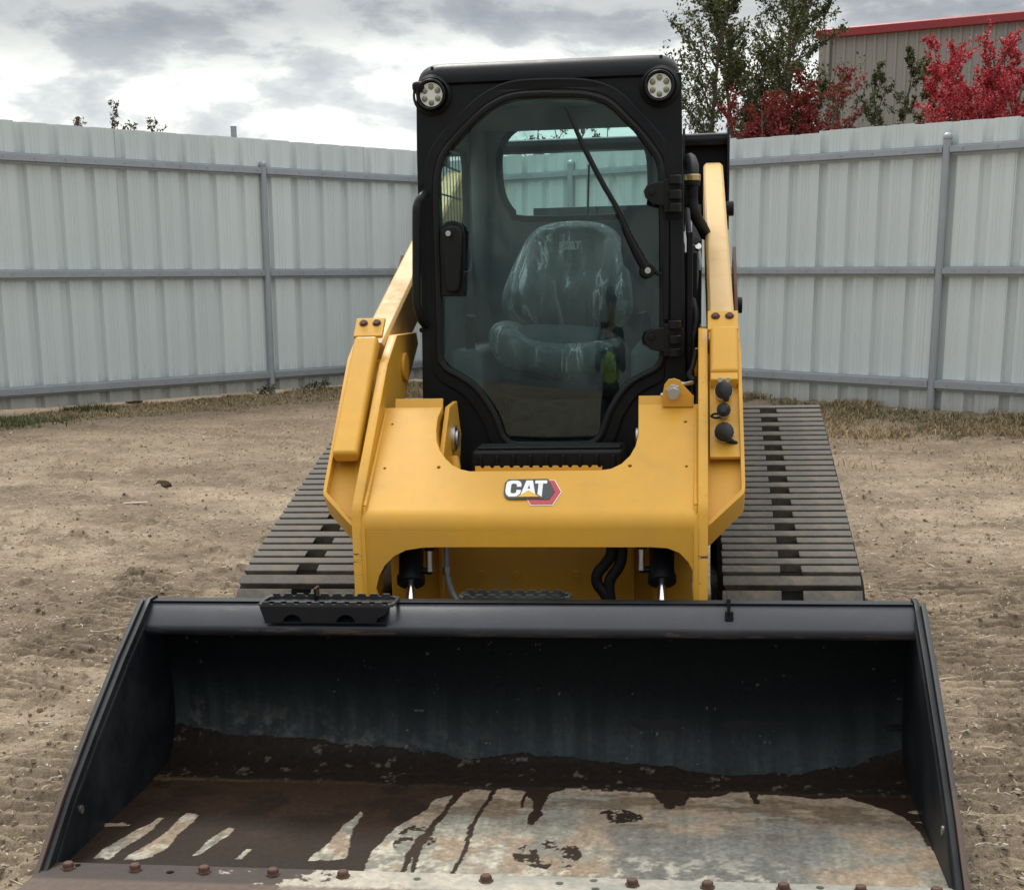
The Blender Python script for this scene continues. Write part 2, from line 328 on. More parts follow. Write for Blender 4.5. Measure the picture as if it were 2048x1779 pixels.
spot = (np.hypot((wx-.12)/.085, (wy-.31)/.085) < 1) & (n2 > .50); spot |= (np.hypot((wx+.21)/.05, (wy-.38)/.11) < 1) & (n2 > .575)
spot |= (np.hypot((wx-.27)/.07, (wy-.56)/.04) < 1) & (n2 > .47); spot |= (np.hypot((wx-.05)/.08, (wy-.05)/.03) < 1) & (n2 > .54)
pale &= ~spot
wet_c = np.array([.021, .013, .0085]); rust_c = np.array([.033, .019, .012]); mud_c = np.array([.016, .011, .008]); tan_c = np.array([.25, .195, .14]); grey_c = np.array([.20, .19, .155]); blue_c = np.array([.125, .125, .115]); cream = np.array([.38, .35, .285])
def mixn(a, b, k): return a*(1-k[..., None])+b*k[..., None]
C0 = mixn(np.broadcast_to(wet_c, X.shape+(3,)), rust_c, sstep(.42, .62, n1)*sstep(.2, .5, S)*(1-sstep(-.2, .1, X)))
C0 = C0*(.8+.5*n4)[..., None]
C1 = mixn(np.broadcast_to(tan_c, X.shape+(3,)), grey_c, sstep(.46, .58, n1+.30*(.42-S)))
C1 = mixn(C1, blue_c, .85*sstep(.50, .60, fbm(X*2.2+3, S*3+1, 33, 5)+.10*(X-.2)+.05*(n2-.5))*sstep(.62, .45, S)*sstep(-.1, .3, X))
C1 = mixn(C1, cream, .75*sstep(.52, .66, n2+.4*(n1-.5))*sstep(.55, .25, S+.25*X))
C1 = mixn(C1, cream, .6*sstep(.14, .0, np.abs(X+.05))*sstep(.6, .2, S)*sstep(.4, .55, n1))
C1 = mixn(C1, np.array([.10, .07, .045]), .75*sstep(.55, .66, fbm(X*6, S*16, 44, 5, .6))*sstep(.35, .6, S))
C1 = C1*(.80+.40*fbm(X*75, S*5, 91, 4, .6))[..., None]*(.62+.76*n4)[..., None]*(.8+.4*n2)[..., None]
Cc = np.where(pale[..., None], C1, C0)
edge = (pale.astype(float)+np.roll(pale, 1, 0)+np.roll(pale, 1, 1)+np.roll(pale, -1, 0)+np.roll(pale, -1, 1)); 
# wet mud in the heel
bx = [-1.03, -.8, -.6, -.4, -.2, 0, .15, .27, .4, .48, .6, .75, .9, 1.03]; bs = [.985, .955, .95, .925, .90, .915, .895, .885, .885, .86, .835, .865, .90, .95]
bound = np.interp(X, bx, bs)+(fbm(X*16, X*0+2, 50, 5, .55)-.5)*.035
mud = (S < bound) & (S > .745+(n1-.5)*.05)
Cm = mixn(np.broadcast_to(mud_c, X.shape+(3,)), np.array([.10, .085, .07]), sstep(.66, .74, n2)*.8)*(.7+.6*n4)[..., None]
tanline = sstep(.03, .0, np.abs(S-.75-.02*np.sin(X*3)))*sstep(-.3, -.6, X)
Cm = mixn(Cm, np.array([.085, .055, .025]), tanline*.8)
Cc = np.where(mud[..., None], Cm, Cc)
# painted back: black with dusty streaks and a painted-in teal-grey glow growing towards the heel
back = (S >= bound)
hh = S-bound
dust_glow = sstep(.24, .0, hh)**1.2*(.30+.28*sstep(.35, .75, fbm(X*34, S*3, 60, 5, .6)))*(.6+.8*n1)
Cb = mixn(np.broadcast_to(np.array([.006, .009, .011]), X.shape+(3,)), np.array([.060, .074, .078]), np.clip(dust_glow, 0, 1))
Cb = mixn(Cb, np.array([.16, .14, .12]), .5*sstep(.12, .02, hh)*sstep(.50, .72, fbm(X*24, S*30, 66, 5, .65))*(sstep(.2, -.9, X)*.7+.1))
Cb = mixn(Cb, np.array([.20, .19, .17]), .55*sstep(.80, .84, fbm(X*44, S*56, 71, 4, .6)))
Cc = np.where(back[..., None], Cb, Cc)
rough = np.where(mud, .6, np.where(pale, .85, .62)); rough = np.where(back, .48+.4*np.clip(dust_glow, 0, 1), rough)
hgt = np.where(mud, .006*n1+.004*n2, 0)+np.where(pale & ~back & ~mud, .0008*n2, 0)-.0
# small dents in the plate
dz = .0025*(fbm(X*3+1, S*3+7, 80, 3)-.5)
def gridmesh(name, X, Yg, Z, colr, rough_, m, parent):
    ny, nx = X.shape; me = bpy.data.meshes.new(name); me.vertices.add(nx*ny)
    me.vertices.foreach_set('co', np.stack([X, Yg, Z], -1).astype(np.float32).ravel())
    i = np.arange(nx*ny).reshape(ny, nx); q = np.stack([i[:-1, :-1], i[:-1, 1:], i[1:, 1:], i[1:, :-1]], -1).reshape(-1, 4); k = len(q)
    me.loops.add(4*k); me.loops.foreach_set('vertex_index', q.ravel().astype(np.int32)); me.polygons.add(k)
    me.polygons.foreach_set('loop_start', np.arange(0, 4*k, 4, dtype=np.int32)); me.update(calc_edges=True)
    me.polygons.foreach_set('use_smooth', np.ones(k, bool))
    if colr is not None:
        a = me.attributes.new('tone', 'FLOAT_COLOR', 'POINT'); c4 = np.ones((nx*ny, 4), np.float32); c4[:, :3] = colr.reshape(-1, 3); a.data.foreach_set('color', c4.ravel())
    if rough_ is not None:
        a = me.attributes.new('gloss', 'FLOAT', 'POINT'); a.data.foreach_set('value', rough_.astype(np.float32).ravel())
    me.materials.append(m); o = link(bpy.data.objects.new(name, me), parent); return o
m, t, b = newmat('worn_bucket_plate'); at1 = nd('ShaderNodeAttribute', t, attribute_name='tone'); at2 = nd('ShaderNodeAttribute', t, attribute_name='gloss')
oc = objco(t); nn = noise(t, oc, 260, 4, .7); nn2 = noise(t, oc, 70, 5, .7)
t.links.new(mixc(t, .5, at1.outputs[0], ramp(t, nn2.outputs[0], [(.3, (.55,)*3), (.7, (1.45,)*3)]).outputs[0], 'MULTIPLY'), b.inputs['Base Color'])
t.links.new(at2.outputs['Fac'], b.inputs['Roughness']); b.inputs['Specular IOR Level'].default_value = .13; bump(t, b, math_(t, 'ADD', nn.outputs[0], nn2.outputs[0]), .35, .002)
# normal direction of plate to push mud up
ty = np.gradient(py); tz = np.gradient(pz); ln = np.hypot(ty, tz); ny_ = -tz/ln; nz_ = ty/ln
H = hgt+dz
gridmesh('worn_inner_plate', X, YY+H*ny_[:, None], ZZ+H*nz_[:, None], Cc, rough, m, bucket)
# outer shell of the bucket below and behind the inner plate
sh = [(0, a-.0, b-.004) for a, b in pp]; nrm = [(ny_[int(i*(NS-1)/(len(pp)-1))], nz_[int(i*(NS-1)/(len(pp)-1))]) for i in range(len(pp))]
inn = [(a-n[0]*.003, b-n[1]*.003) for (a, b), n in zip(pp, nrm)]; ou = [(a-n[0]*.015, b-n[1]*.015) for (a, b), n in zip(pp, nrm)]
lp = inn+ou[::-1]; mb = MB(); n_ = len(pp)
v = [(-1.03, a, b) for a, b in inn]+[(-1.03, a, b) for a, b in ou]+[(1.03, a, b) for a, b in inn]+[(1.03, a, b) for a, b in ou]; f = []
for i in range(n_-1): f += [(i, i+1, 2*n_+i+1, 2*n_+i), (n_+i, 3*n_+i, 3*n_+i+1, n_+i+1), (i, n_+i, n_+i+1, i+1), (2*n_+i, 2*n_+i+1, 3*n_+i+1, 3*n_+i)]
f += [(0, 2*n_, 3*n_, n_), (n_-1, 2*n_-1, 4*n_-1, 3*n_-1)]
mb.add(v, f).build('outer_shell', K, bucket)
# lip beam along the top of the back
arc = [(.797+.020*math.cos(a), .429+.020*math.sin(a)-.004) for a in np.linspace(R(140), R(285), 9)]
lipl = [(.853, .4855), (.846, .4835)]+arc+[(.86, .408), (.895, .41), (.895, .4865)]
MB().prism([(-1.028, a, b) for a, b in lipl], (2.056, 0, 0)).build('lip_beam', M['lip'], bucket, angle=50)
MB().prism([(-1.036, .845, .4858), (-1.036, .845, .4895), (-1.036, .885, .4895), (-1.036, .885, .4858)], (2.072, 0, 0)).build('top_strip', K, bucket, bevel=.002)
# side plates
sp = [(.02, -.012), (.0857, .026), (.234, .140), (.4044, .250), (.6266, .384), (.80, .478), (.835, .497), (.885, .497), (.93, .45), (.985, .30), (.985, .12), (.95, .03), (.88, -.012)]
m, t, b = newmat('side_plate_paint'); oc = objco(t); n1_ = noise(t, oc, 3, 8, .7); n2_ = noise(t, oc, 40, 6, .7); sx = nd('ShaderNodeSeparateXYZ', t); t.links.new(oc, sx.inputs[0])
k = ramp(t, n1_.outputs[0], [(.45, (0,)*3), (.7, (1,)*3)]).outputs[0]
c0 = mixc(t, math_(t, 'MULTIPLY', k, .45), (.007, .009, .012), (.05, .052, .052))
low = math_(t, 'ADD', math_(t, 'SUBTRACT', .34, math_(t, 'SUBTRACT', sx.outputs[2], math_(t, 'MULTIPLY', sx.outputs[1], .615))), math_(t, 'MULTIPLY', math_(t, 'SUBTRACT', n2_.outputs[0], .5), .10))
t.links.new(c0, b.inputs['Base Color']); b.inputs['Roughness'].default_value = .48; b.inputs['Specular IOR Level'].default_value = .22; bump(t, b, n2_.outputs[0], .25, .003); M['sideplate'] = m
m, t, b = newmat('worn_plate_edge'); oc = objco(t); n1_ = noise(t, oc, 30, 6, .7); sx = nd('ShaderNodeSeparateXYZ', t); t.links.new(oc, sx.inputs[0])
kz = ramp(t, math_(t, 'ADD', sx.outputs[2], math_(t, 'MULTIPLY', math_(t, 'SUBTRACT', n1_.outputs[0], .5), .22)), [(.16, (.075, .045, .032)), (.20, (.035, .028, .025)), (.32, (.02, .022, .026))])
t.links.new(kz.outputs[0], b.inputs['Base Color']); b.inputs['Roughness'].default_value = .6; bump(t, b, n1_.outputs[0], .5, .003); M['edge'] = m
for s in (-1, 1):
    plate('side_plate', [sp], .014, frame((s*1.033, 0, 0), (0, 1, 0), (0, 0, 1)), M['sideplate'], bucket)
    e0 = [Vector((0, a, b)) for a, b in ((.045, .0), (.0857, .029), (.234, .143), (.4044, .253), (.6266, .387), (.80, .481), (.83, .494))]
    st = [(p.y-.004, p.z+.004) for p in e0]+[(p.y+.020, p.z-.030) for p in reversed(e0)]
    plate('side_edge_strip', [st], .012, frame((s*1.0475, 0, 0), (0, 1, 0), (0, 0, 1)), M['edge'], bucket)
    MB().tube([(s*1.0255, a+.016, b-.018) for a, b in ((.10, .028), (.234, .14), (.4044, .25), (.6266, .382), (.79, .47))], .004, 6).build('weld_bead', M['sideplate'], bucket)
    hole = MB().cyl((s*1.0262, .285, .095), (s*1.0225, .285, .095), .011, 16).build('drain_plug', M['steel'], bucket)
# cutting edge with its bolt holes and bolts
holes = [(-.97, .118), (-.734, .095), (-.155, .100), (.168, .100), (.243, .120), (.25, .075), (.494, .122), (.74, .118), (.985, .112)]
ce = [(-1.05, -.075), (1.05, -.075), (1.05, .135), (-1.05, .135)]
m, t, b = newmat('worn_cutting_edge'); oc = objco(t); a1 = noise(t, oc, 6, 7, .65, .4); a2 = noise(t, oc, 45, 6, .7); sx = nd('ShaderNodeSeparateXYZ', t); t.links.new(oc, sx.inputs[0])
mask = math_(t, 'ADD', math_(t, 'ADD', a1.outputs[0], math_(t, 'MULTIPLY', math_(t, 'SUBTRACT', a2.outputs[0], .5), .22)), math_(t, 'MULTIPLY', math_(t, 'ADD', sx.outputs[0], .42), .42), clamp=False)
c0 = ramp(t, mask, [(.40, (.030, .019, .014)), (.52, (.040, .024, .017)), (.545, (.34, .30, .235)), (.62, (.40, .36, .29)), (.80, (.24, .235, .20))])
fr_ = ramp(t, math_(t, 'ADD', sx.outputs[1], math_(t, 'MULTIPLY', math_(t, 'SUBTRACT', a2.outputs[0], .5), .03)), [(.035, (1,)*3), (.05, (0,)*3)])
rd = mixc(t, math_(t, 'MULTIPLY', fr_.outputs[0], .75), c0.outputs[0], (.105, .066, .047)); t.links.new(mixc(t, .6, rd, ramp(t, a2.outputs[0], [(.3, (.5,)*3), (.7, (1.4,)*3)]).outputs[0], 'MULTIPLY'), b.inputs['Base Color'])
b.inputs['Roughness'].default_value = .72; bump(t, b, a2.outputs[0], .6, .003)
plate('cutting_edge', [ce]+[circ(x, y, .0085, 12) for x, y in holes], .022, frame((0, 0, .012), (1, 0, 0), (0, 1, 0)), m, bucket, bev=.003)
bolt_me = None
for i, x in enumerate((-.982, -.820, -.654, -.490, -.326, .0026, .330, .495, .660, .825, .985)):
    if bolt_me is None:
        q = MB(); r0 = .0165
        rings = [(.0175, 0), (.0175, .003), (.0145, .0035), (.0140, .0125), (.0115, .0150), (.004, .016)]
        for (ra, za), (rb, zb) in zip(rings[:-1], rings[1:]):
            va = [(ra*math.cos(k*math.pi/3)*(1 if za > .003 else 1.05), ra*math.sin(k*math.pi/3), za) for k in range(6)]; vb = [(rb*math.cos(k*math.pi/3), rb*math.sin(k*math.pi/3), zb) for k in range(6)]
            q.add(va+vb, [(k, (k+1) % 6, 6+(k+1) % 6, 6+k) for k in range(6)])
        q.add([(.004*math.cos(k*math.pi/3), .004*math.sin(k*math.pi/3), .016) for k in range(6)], [tuple(range(6))])
        bo = q.build('bolt', M['rust'], bucket, bevel=.0012); bolt_me = bo.data
    else: bo = link(bpy.data.objects.new('bolt', bolt_me), bucket); md = bo.modifiers.new('bevel', 'BEVEL'); md.width = .0012
    bo.location = (x, .100+random.uniform(-.002, .002), .023); bo.rotation_euler = (0, 0, random.uniform(0, 1)); bo.scale = (.95, .95, 1)
# serrated steps
def serrated(name, x0, x1, y, z, h, parent, mat, tooth=.033, depth=.007, slope=(0, 0, 1), th=.004):
    lp = [(x0, 0)]; L_ = x1-x0; n = max(2, round(L_/tooth)); lp.append((x1, 0)); top = []
    for i in range(n):
        a = x0+L_*i/n; w_ = L_/n
        top += [(a, h), (a+w_*.52, h), (a+w_*.60, h-depth*.7), (a+w_*.68, h-depth), (a+w_*.84, h-depth), (a+w_*.92, h-depth*.7)]
    top.append((x1, h)); lp += top[::-1]
    return plate(name, [lp], th, frame((0, y, z), (1, 0, 0), slope), mat, parent, bev=.0006)
def step_tread(x0, x1, y0, y1, z, h, mat, parent, name='step', holesf=True):
    st = empty(name, parent)
    serrated('serrated_bar', x0+.012, x1-.012, y0, z, h, st, M['edge_highlight']); serrated('serrated_bar', x0+.012, x1-.012, y1, z, h, st, M['edge_highlight'])
    for x in (x0, x1):
        sgn = 1 if x == x0 else -1
        MB().tube([(x+sgn*.014, y0, z+h*.6), (x+sgn*.003, y0+.012, z+h*.6), (x, (y0+y1)/2, z+h*.6), (x+sgn*.003, y1-.012, z+h*.6), (x+sgn*.014, y1, z+h*.6)], .006, 6).build('end_loop', M['edge_highlight'], st)
    MB().box(x0+.02, x1-.02, y0, y1, z-.004, z+.002).build('step_pan', mat, st)
    return st
a_ = at(521, 1210, y=.80); b_ = at(788, 1210, y=.80)
st = step_tread(a_.x, b_.x, .778, .88, .478, .026, K, bucket)
# apron of the step, with half round cut-outs, standing just off the sloping lip
def halfcut(cx, r, y0): return [(cx-r, y0)]+[(cx-r*math.cos(q), y0+r*.85*math.sin(q)) for q in np.linspace(0, math.pi, 9)][1:-1]+[(cx+r, y0)]
ap = [(a_.x+.004, .044), (a_.x+.02, .0)]
for cx, r in ((a_.x+.095, .026), (a_.x+.242, .026)): ap += halfcut(cx, r, 0)
ap += [(b_.x-.045, 0), (b_.x-.04, .014), (b_.x-.02, .022), (b_.x-.006, .044)]
plate('step_apron', [ap], .005, frame((0, .771, .447), (1, 0, 0), (0, .12, 1)), K, st)
MB().bar((a_.x+.018, .776, .448), (b_.x-.02, .776, .448), .012, .004).build('apron_weld', K, st)
a2_ = at(932, 1200, y=1.0); b2_ = at(1146, 1200, y=1.0)
step_tread(a2_.x, b2_.x, .885, .945, .474, .028, K, bucket)
# hook on the lip
hk = at(1457, 1210, y=.84)
MB().box(hk.x-.004, hk.x+.004, .80, .90, .465, .512).build('lip_tab', K, bucket, bevel=.001)
MB().box(hk.x-.010, hk.x+.012, .800, .812, .448, .478).build('lip_tab_foot', K, bucket, bevel=.003)
hk = at(630, 1195, y=.86)
MB().box(hk.x-.003, hk.x+.003, .86, .90, .49, .522).build('lip_tab', K, bucket, bevel=.001)

# quick coupler behind the bucket
qc = empty('quick_coupler', loader)
for s in (-1, 1): MB().prism([(s*.44-.02, .98, .02), (s*.44-.02, 1.06, .02), (s*.44-.02, 1.14, .30), (s*.44-.02, 1.06, .44), (s*.44-.02, 1.0, .44)], (.04, 0, 0)).build('coupler_plate', K, qc, bevel=.003)
MB().box(-.44, .44, 1.0, 1.05, .08, .16).box(-.44, .44, 1.0, 1.06, .36, .42).build('coupler_bar', K, qc, bevel=.003)

# ---------------- front legs of the lift arms
def armleg(s):
    a = empty('lift_arm', loader)
    pr = [(1.045, .10), (1.05, .69), (1.075, .725), (1.50, 1.085), (1.66, 1.165), (1.98, 1.16), (2.01, 1.12), (1.78, .99), (1.50, .74), (1.30, .52), (1.24, .10)]
    m4 = frame((s*.487, 0, 0), (0, 1, 0), (0, 0, 1))
    plate('leg_plate', [pr], .028, m4, M['yellow_chip'], a, bev=.003)
    # raised boss on the inner side
    MB().cyl((s*.473, 1.74, 1.06), (s*.462, 1.74, 1.06), .045, 28).build('boss', Y_, a, bevel=.003)
    # sunken outer face
    fp = [(s*.500, 1.085, .695), (s*.602, 1.185, .745), (s*.602, 1.56, 1.085), (s*.500, 1.56, 1.085), (s*.500, 1.085, .66)]
    n = Vector((0, .40, .385)).normalized(); back = Vector((0, n.z, -n.y))
    MB().prism([(s*.500, 1.10, .655), (s*.5995, 1.175, .735), (s*.5995, 1.585, 1.095), (s*.500, 1.585, 1.095), (s*.500, 1.10, .665)], back*.012).build('sunken_panel', Y_, a)
    # bent outer flange
    path = [(s*.594, 1.66, 1.19), (s*.599, 1.50, 1.102), (s*.604, 1.165, .768), (s*.6035, 1.145, .748), (s*.600, 1.132, .736), (s*.510, 1.062, .664), (s*.501, 1.058, .658)]
    q = MB(); N_ = len(path); inn_ = []
    offs = [(-s*.011, 0, 0)]*3+[(-s*.010, .004, .006), (-s*.008, .005, .010), (-s*.004, .006, .011), (-s*.001, .006, .012)]
    dpt = [back*.08]*3+[back*.085, back*.09, back*.10, back*.10]
    v = []
    for p, o, d in zip(path, offs, dpt):
        p = Vector(p); o = Vector(o); v += [p, p+o, p+o+d, p+d]
    f = [(4*i+k, 4*i+(k+1) % 4, 4*i+4+(k+1) % 4, 4*i+4+k) for i in range(N_-1) for k in range(4)]+[(0, 1, 2, 3), tuple(4*(N_-1)+k for k in (3, 2, 1, 0))]
    q.add(v, f).build('outer_flange', Y_, a, bevel=.0015)
    return a, n, back
armsL = armleg(-1); armsR = armleg(1)
tdir = Vector((0, .43, .385)).normalized(); nout = Vector((0, -tdir.z, tdir.y))      # along and out of the sloping leg
def slab(name, s, x0, x1, t0, t1, h0, h1, parent, mat=None, bevel=.008, base=(1.10, .70), seg=3):
    b0 = Vector((0, base[0], base[1]))
    def q(x, t_, h): return Vector((s*x, 0, 0))+b0+tdir*t_+nout*h
    return MB().add([q(x, t_, h) for h in (h0, h1) for t_ in (t0, t1) for x in (x0, x1)], [(0, 2, 3, 1), (4, 5, 7, 6), (0, 1, 5, 4), (2, 6, 7, 3), (0, 4, 6, 2), (1, 3, 7, 5)]).build(name, mat or Y_, parent, bevel=bevel, seg=seg)
# covers: long one on the machine's right arm, short one with the couplers below it on the other
slab('hose_cover', -1, .512, .588, .175, .655, .0, .045, armsL[0], bevel=.012)
slab('hose_cover', 1, .508, .590, .475, .665, .0, .050, armsR[0], bevel=.012)
for s, A in ((-1, armsL[0]), (1, armsR[0])):
    slab('clamp_plate', s, .500, .592, .655, .735, .03, .042, A, bevel=.003)
    for x in (.524, .566):
        p = Vector((s*x, 1.10, .70))+tdir*.71+nout*.042
        MB().cyl(p, p+nout*.008, .0105, 6).cyl(p+nout*.0, p+nout*.002, .014, 16).build('clamp_bolt', M['rust'], A, bevel=.001)
# coupler recess on the right
slab('coupler_back', 1, .506, .592, .18, .475, -.004, .008, armsR[0], bevel=.002)
slab('coupler_bracket', 1, .508, .588, .445, .474, .0, .046, armsR[0], bevel=.004)
for x in (.535, .563):
    p = at(1440 if x < .55 else 1456, 759, y=1.40); MB().cyl(p+Vector((0, .02, 0)), p+Vector((0, -.006, 0)), .0075, 12).build('bracket_bolt', M['steel'], armsR[0], bevel=.001)
def coupler(px, py, r, capdir, Yd, ring=True):
    c = at(px, py, y=Yd); ax = Vector((0, -.86, .30)).normalized(); e = empty('hydraulic_coupler', armsR[0])
    MB().cyl(c-ax*.06, c+ax*.004, r*.95, 20).cyl(c+ax*.004, c+ax*.012, r*1.1, 20).build('coupler_body', M['steel'], e, bevel=.0015)
    d = Vector(capdir).normalized(); tip = c+ax*.012
    MB().tube([tip, tip+ax*.006, tip+ax*.012+d*.003, tip+ax*.014+d*r*.8, tip+ax*.004+d*r*1.9, tip+d*r*2.6-ax*.01], [r*1.02, r*1.06, r*.98, r*.72, r*.45, r*.25], 14).build('dust_cap', M['rubber'], e)
    return c, ax
c, ax = coupler(1447, 783, .0245, (.012, -.1, -.04), 1.36)
c, ax = coupler(1447, 822, .0195, (-.005, -.1, -.02), 1.32)
MB().tube(spline([c+Vector((-.0, -.01, -.012)), c+Vector((-.022, -.012, -.006)), c+Vector((-.035, -.01, -.012)), c+Vector((-.022, -.014, -.018)), c+Vector((0, -.01, -.014))], 5), .0035, 7).build('cap_strap', M['rubber'], armsR[0])
c, ax = coupler(1448, 866, .0265, (.02, -.1, -.02), 1.28)
MB().tube(spline([c+Vector((.0, -.02, -.012)), c+Vector((.022, -.016, -.022)), c+Vector((.036, -.01, -.028))], 5), [.008]*6+[.006]*5, 8).build('cap_tail', M['rubber'], armsR[0])

# upper beams of the arms
def beam(s, A):
    p0 = Vector((s*.545, 1.60, 1.145)); p1 = Vector((s*.5335, 3.30, 1.778)); t_ = (p1-p0).normalized(); n = Vector((0, -t_.z, t_.y)); q = MB(); secs = []
    for k, (p, hw, dp) in enumerate(((p0, .0415, .13), (p0.lerp(p1, .5), .0405, .17), (p0.lerp(p1, .97), .0395, .20), (p1, .036, .19))):
        ins = .012 if k == 3 else 0
        c = .009; sec = [(-hw, -dp), (hw, -dp), (hw, -c-ins), (hw-c, -ins), (-hw+c, -ins), (-hw, -c-ins)]
        secs.append([p+Vector((s*u if 0 else u, 0, 0))+n*w_ for u, w_ in sec])
    v = [x for s_ in secs for x in s_]; m_ = 6
    f = [(m_*i+k, m_*i+(k+1) % m_, m_*i+m_+(k+1) % m_, m_*i+m_+k) for i in range(3) for k in range(m_)]+[tuple(range(m_))[::-1], tuple(range(3*m_, 4*m_))]
    q.add(v, f).build('upper_beam', YP, A, bevel=.003)
    # rear drop link and tower
    MB().prism([(s*.60-.006, 1.9, 1.02), (s*.60-.006, 1.9, 1.10), (s*.60-.006, 2.35, 1.37), (s*.60-.006, 2.42, 1.42), (s*.60-.006, 2.45, 1.36), (s*.60-.006, 2.3, 1.12), (s*.60-.006, 2.1, .98)], (.012, 0, 0)).build('link_plate', M['rust'], A, bevel=.002)
    MB().cyl((s*.58, 2.25, 1.22), (s*.625, 2.25, 1.22), .028, 20).build('link_pin', K, A, bevel=.003)
    MB().cyl((s*.58, 3.22, 1.58), (s*.618, 3.22, 1.58), .030, 20).build('rear_pin', K, A, bevel=.003)
beam(-1, armsL[0]); beam(1, armsR[0])

# ---------------- crossmember with the badge
cm = empty('crossmember', loader)
py0, pz0 = 1.05, .676; sdirv = Vector((0, .40, .285)).normalized(); snrm = Vector((0, -sdirv.z, sdirv.y))
def sp2(px, py):
    q = at_plane(px, py, (0, py0, pz0), tuple(snrm)); return (q.x, (q-Vector((0, py0, pz0))).dot(sdirv))
outl = [(770, 1014), (765, 900), (800, 818), (885, 818), (876, 838), (873, 862), (874, 885), (880, 903), (892, 920), (906, 933), (922, 941), (940, 945), (1200, 943), (1222, 940), (1243, 930), (1260, 914), (1271, 895), (1277, 872), (1277, 816), (1388, 816), (1396, 900), (1396, 1014)]
ol = [sp2(*p) for p in outl]; bend0 = .035
x_l, x_r = -.474, .474
ear = max(ol[2][1], ol[-3][1])
U = [(x, v) for x, v in ol[3:19]]
loop = [(x_l, bend0), (x_l, ear+.0), (ol[2][0]-.02, ear), (U[0][0], ear)]+U[1:-1]+[(U[-1][0], ear), (x_r, ear), (x_r, bend0)]
hol = [circ(*sp2(x, y), r, 10) for x, y, r in ((785, 851, .004), (770, 939, .0045), (878, 937, .0058), (1260, 934, .006), (1373, 935, .0045), (1371, 846, .005))]
mslope = frame((0, py0, pz0), (1, 0, 0), sdirv)
plate('sloping_plate', [loop]+hol, .012, mslope, Y_, cm, bev=.001)
# rounded bend between the sloping plate and the upright plate
ctr = Vector((0, py0, pz0))+sdirv*bend0+snrm*.006
r_b = .06; cc = ctr-snrm*r_b; a0 = math.atan2(snrm.z, -snrm.y); pts = []
for k in range(11):
    an = a0*(1-k/10)+R(-3)*(k/10); pts.append(cc+Vector((0, -math.cos(an)*r_b, math.sin(an)*r_b)))
inner = [p+(cc-p).normalized()*.012 for p in pts]
ybot, zbot = pts[-1].y, pts[-1].z
MB().prism([(x_l, p.y, p.z) for p in pts+inner[::-1]], (x_r-x_l, 0, 0)).build('plate_bend', Y_, cm, angle=60)
def lowp(px, py): q = at(px, py, y=ybot); return (q.x, q.z)
arch = [lowp(*p) for p in ((760, 1200), (752, 1176), (758, 1152), (770, 1130), (788, 1112), (812, 1100), (845, 1095), (870, 1094), (1100, 1094), (1300, 1094), (1335, 1096), (1358, 1105), (1376, 1123), (1388, 1146), (1394, 1172), (1397, 1200))]
legb = .36
loop = [(x_l, legb), (x_l, zbot), (x_r, zbot), (x_r, legb), (arch[-1][0]+.004, legb)]+[p for p in arch[::-1]]+[(arch[0][0], legb)]
plate('upright_plate', [loop], .012, frame((0, ybot+.006, 0), (1, 0, 0), (0, 0, 1)), Y_, cm, bev=.001)
# turned-up ears and lining of the cut-out
topL = Vector((0, py0, pz0))+sdirv*ear
for xa, xb in ((ol[2][0]-.015, U[0][0]), (U[-1][0], .46)):
    MB().prism([(xa, topL.y-.004, topL.z-.004), (xa, topL.y+.012, topL.z+.030), (xa, topL.y+.022, topL.z+.026), (xa, topL.y+.008, topL.z-.010)], (xb-xa, 0, 0)).build('ear_flange', Y_, cm, bevel=.001)
lin = MB(); pts3 = [Vector((x, py0, pz0))+sdirv*v-snrm*.004 for x, v in [(U[0][0], ear)]+U[1:6]]
for a, b in zip(pts3[:-1], pts3[1:]): lin.add([a, b, b+Vector((0, .06, -.07)), a+Vector((0, .06, -.07))], [(0, 1, 2, 3)])
for side, idx in ((-1, range(0, 8)), (1, range(8, len(U)))):
    pv_ = [(U[i][0], ear if U[i][1] > ear else U[i][1]) for i in idx]; q = MB(); v = []
    for x, vv in pv_:
        p = Vector((x, py0, pz0))+sdirv*(vv-.0)-snrm*.005; o_ = Vector((-.010 if side < 0 else .010, 0, 0)); v += [p, p+Vector((0, .085, -.03)), p+Vector((0, .085, -.03))+o_, p+o_]
    f = [(4*i+k, 4*i+(k+1) % 4, 4*i+4+(k+1) % 4, 4*i+4+k) for i in range(len(pv_)-1) for k in range(4)]+[(0, 1, 2, 3), tuple(4*(len(pv_)-1)+k for k in (3, 2, 1, 0))]
    q.add(v, f).build('cutout_lining', Y_, cm, angle=50)
# (inner web plates behind the ears)
for s in (-1, 1):
    x = -.285 if s < 0 else .312
    plate('ear_web', [[(1.20, .60), (1.30, .80), (1.46, .955), (1.60, .96), (1.66, .85), (1.55, .62)]], .014, frame((x, 0, 0), (0, 1, 0), (0, 0, 1)), Y_, cm)
    MB().cyl((x, 1.50, .855), (x-s*.018, 1.50, .855), .040, 28).cyl((x-s*.018, 1.50, .855), (x-s*.026, 1.50, .855), .026, 24).build('pivot_pin', M['steel'], cm, bevel=.002)
    MB().tube(spline([(x-s*.012, 1.46, .80), (x-s*.02, 1.44, .76), (x-s*.01, 1.40, .71)], 6), .018, 10).build('web_rib', Y_, cm)
    MB().tube([(s*.468, py0+.03+.0, pz0+.035), (s*.468, topL.y-.02, topL.z-.012)], .007, 8).build('weld_bead', Y_, cm)
    MB().tube([(s*.468, ybot+.001, .38), (s*.468, ybot+.001, zbot), (s*.468, py0+.03, pz0+.035)], .007, 8).build('weld_bead', Y_, cm)
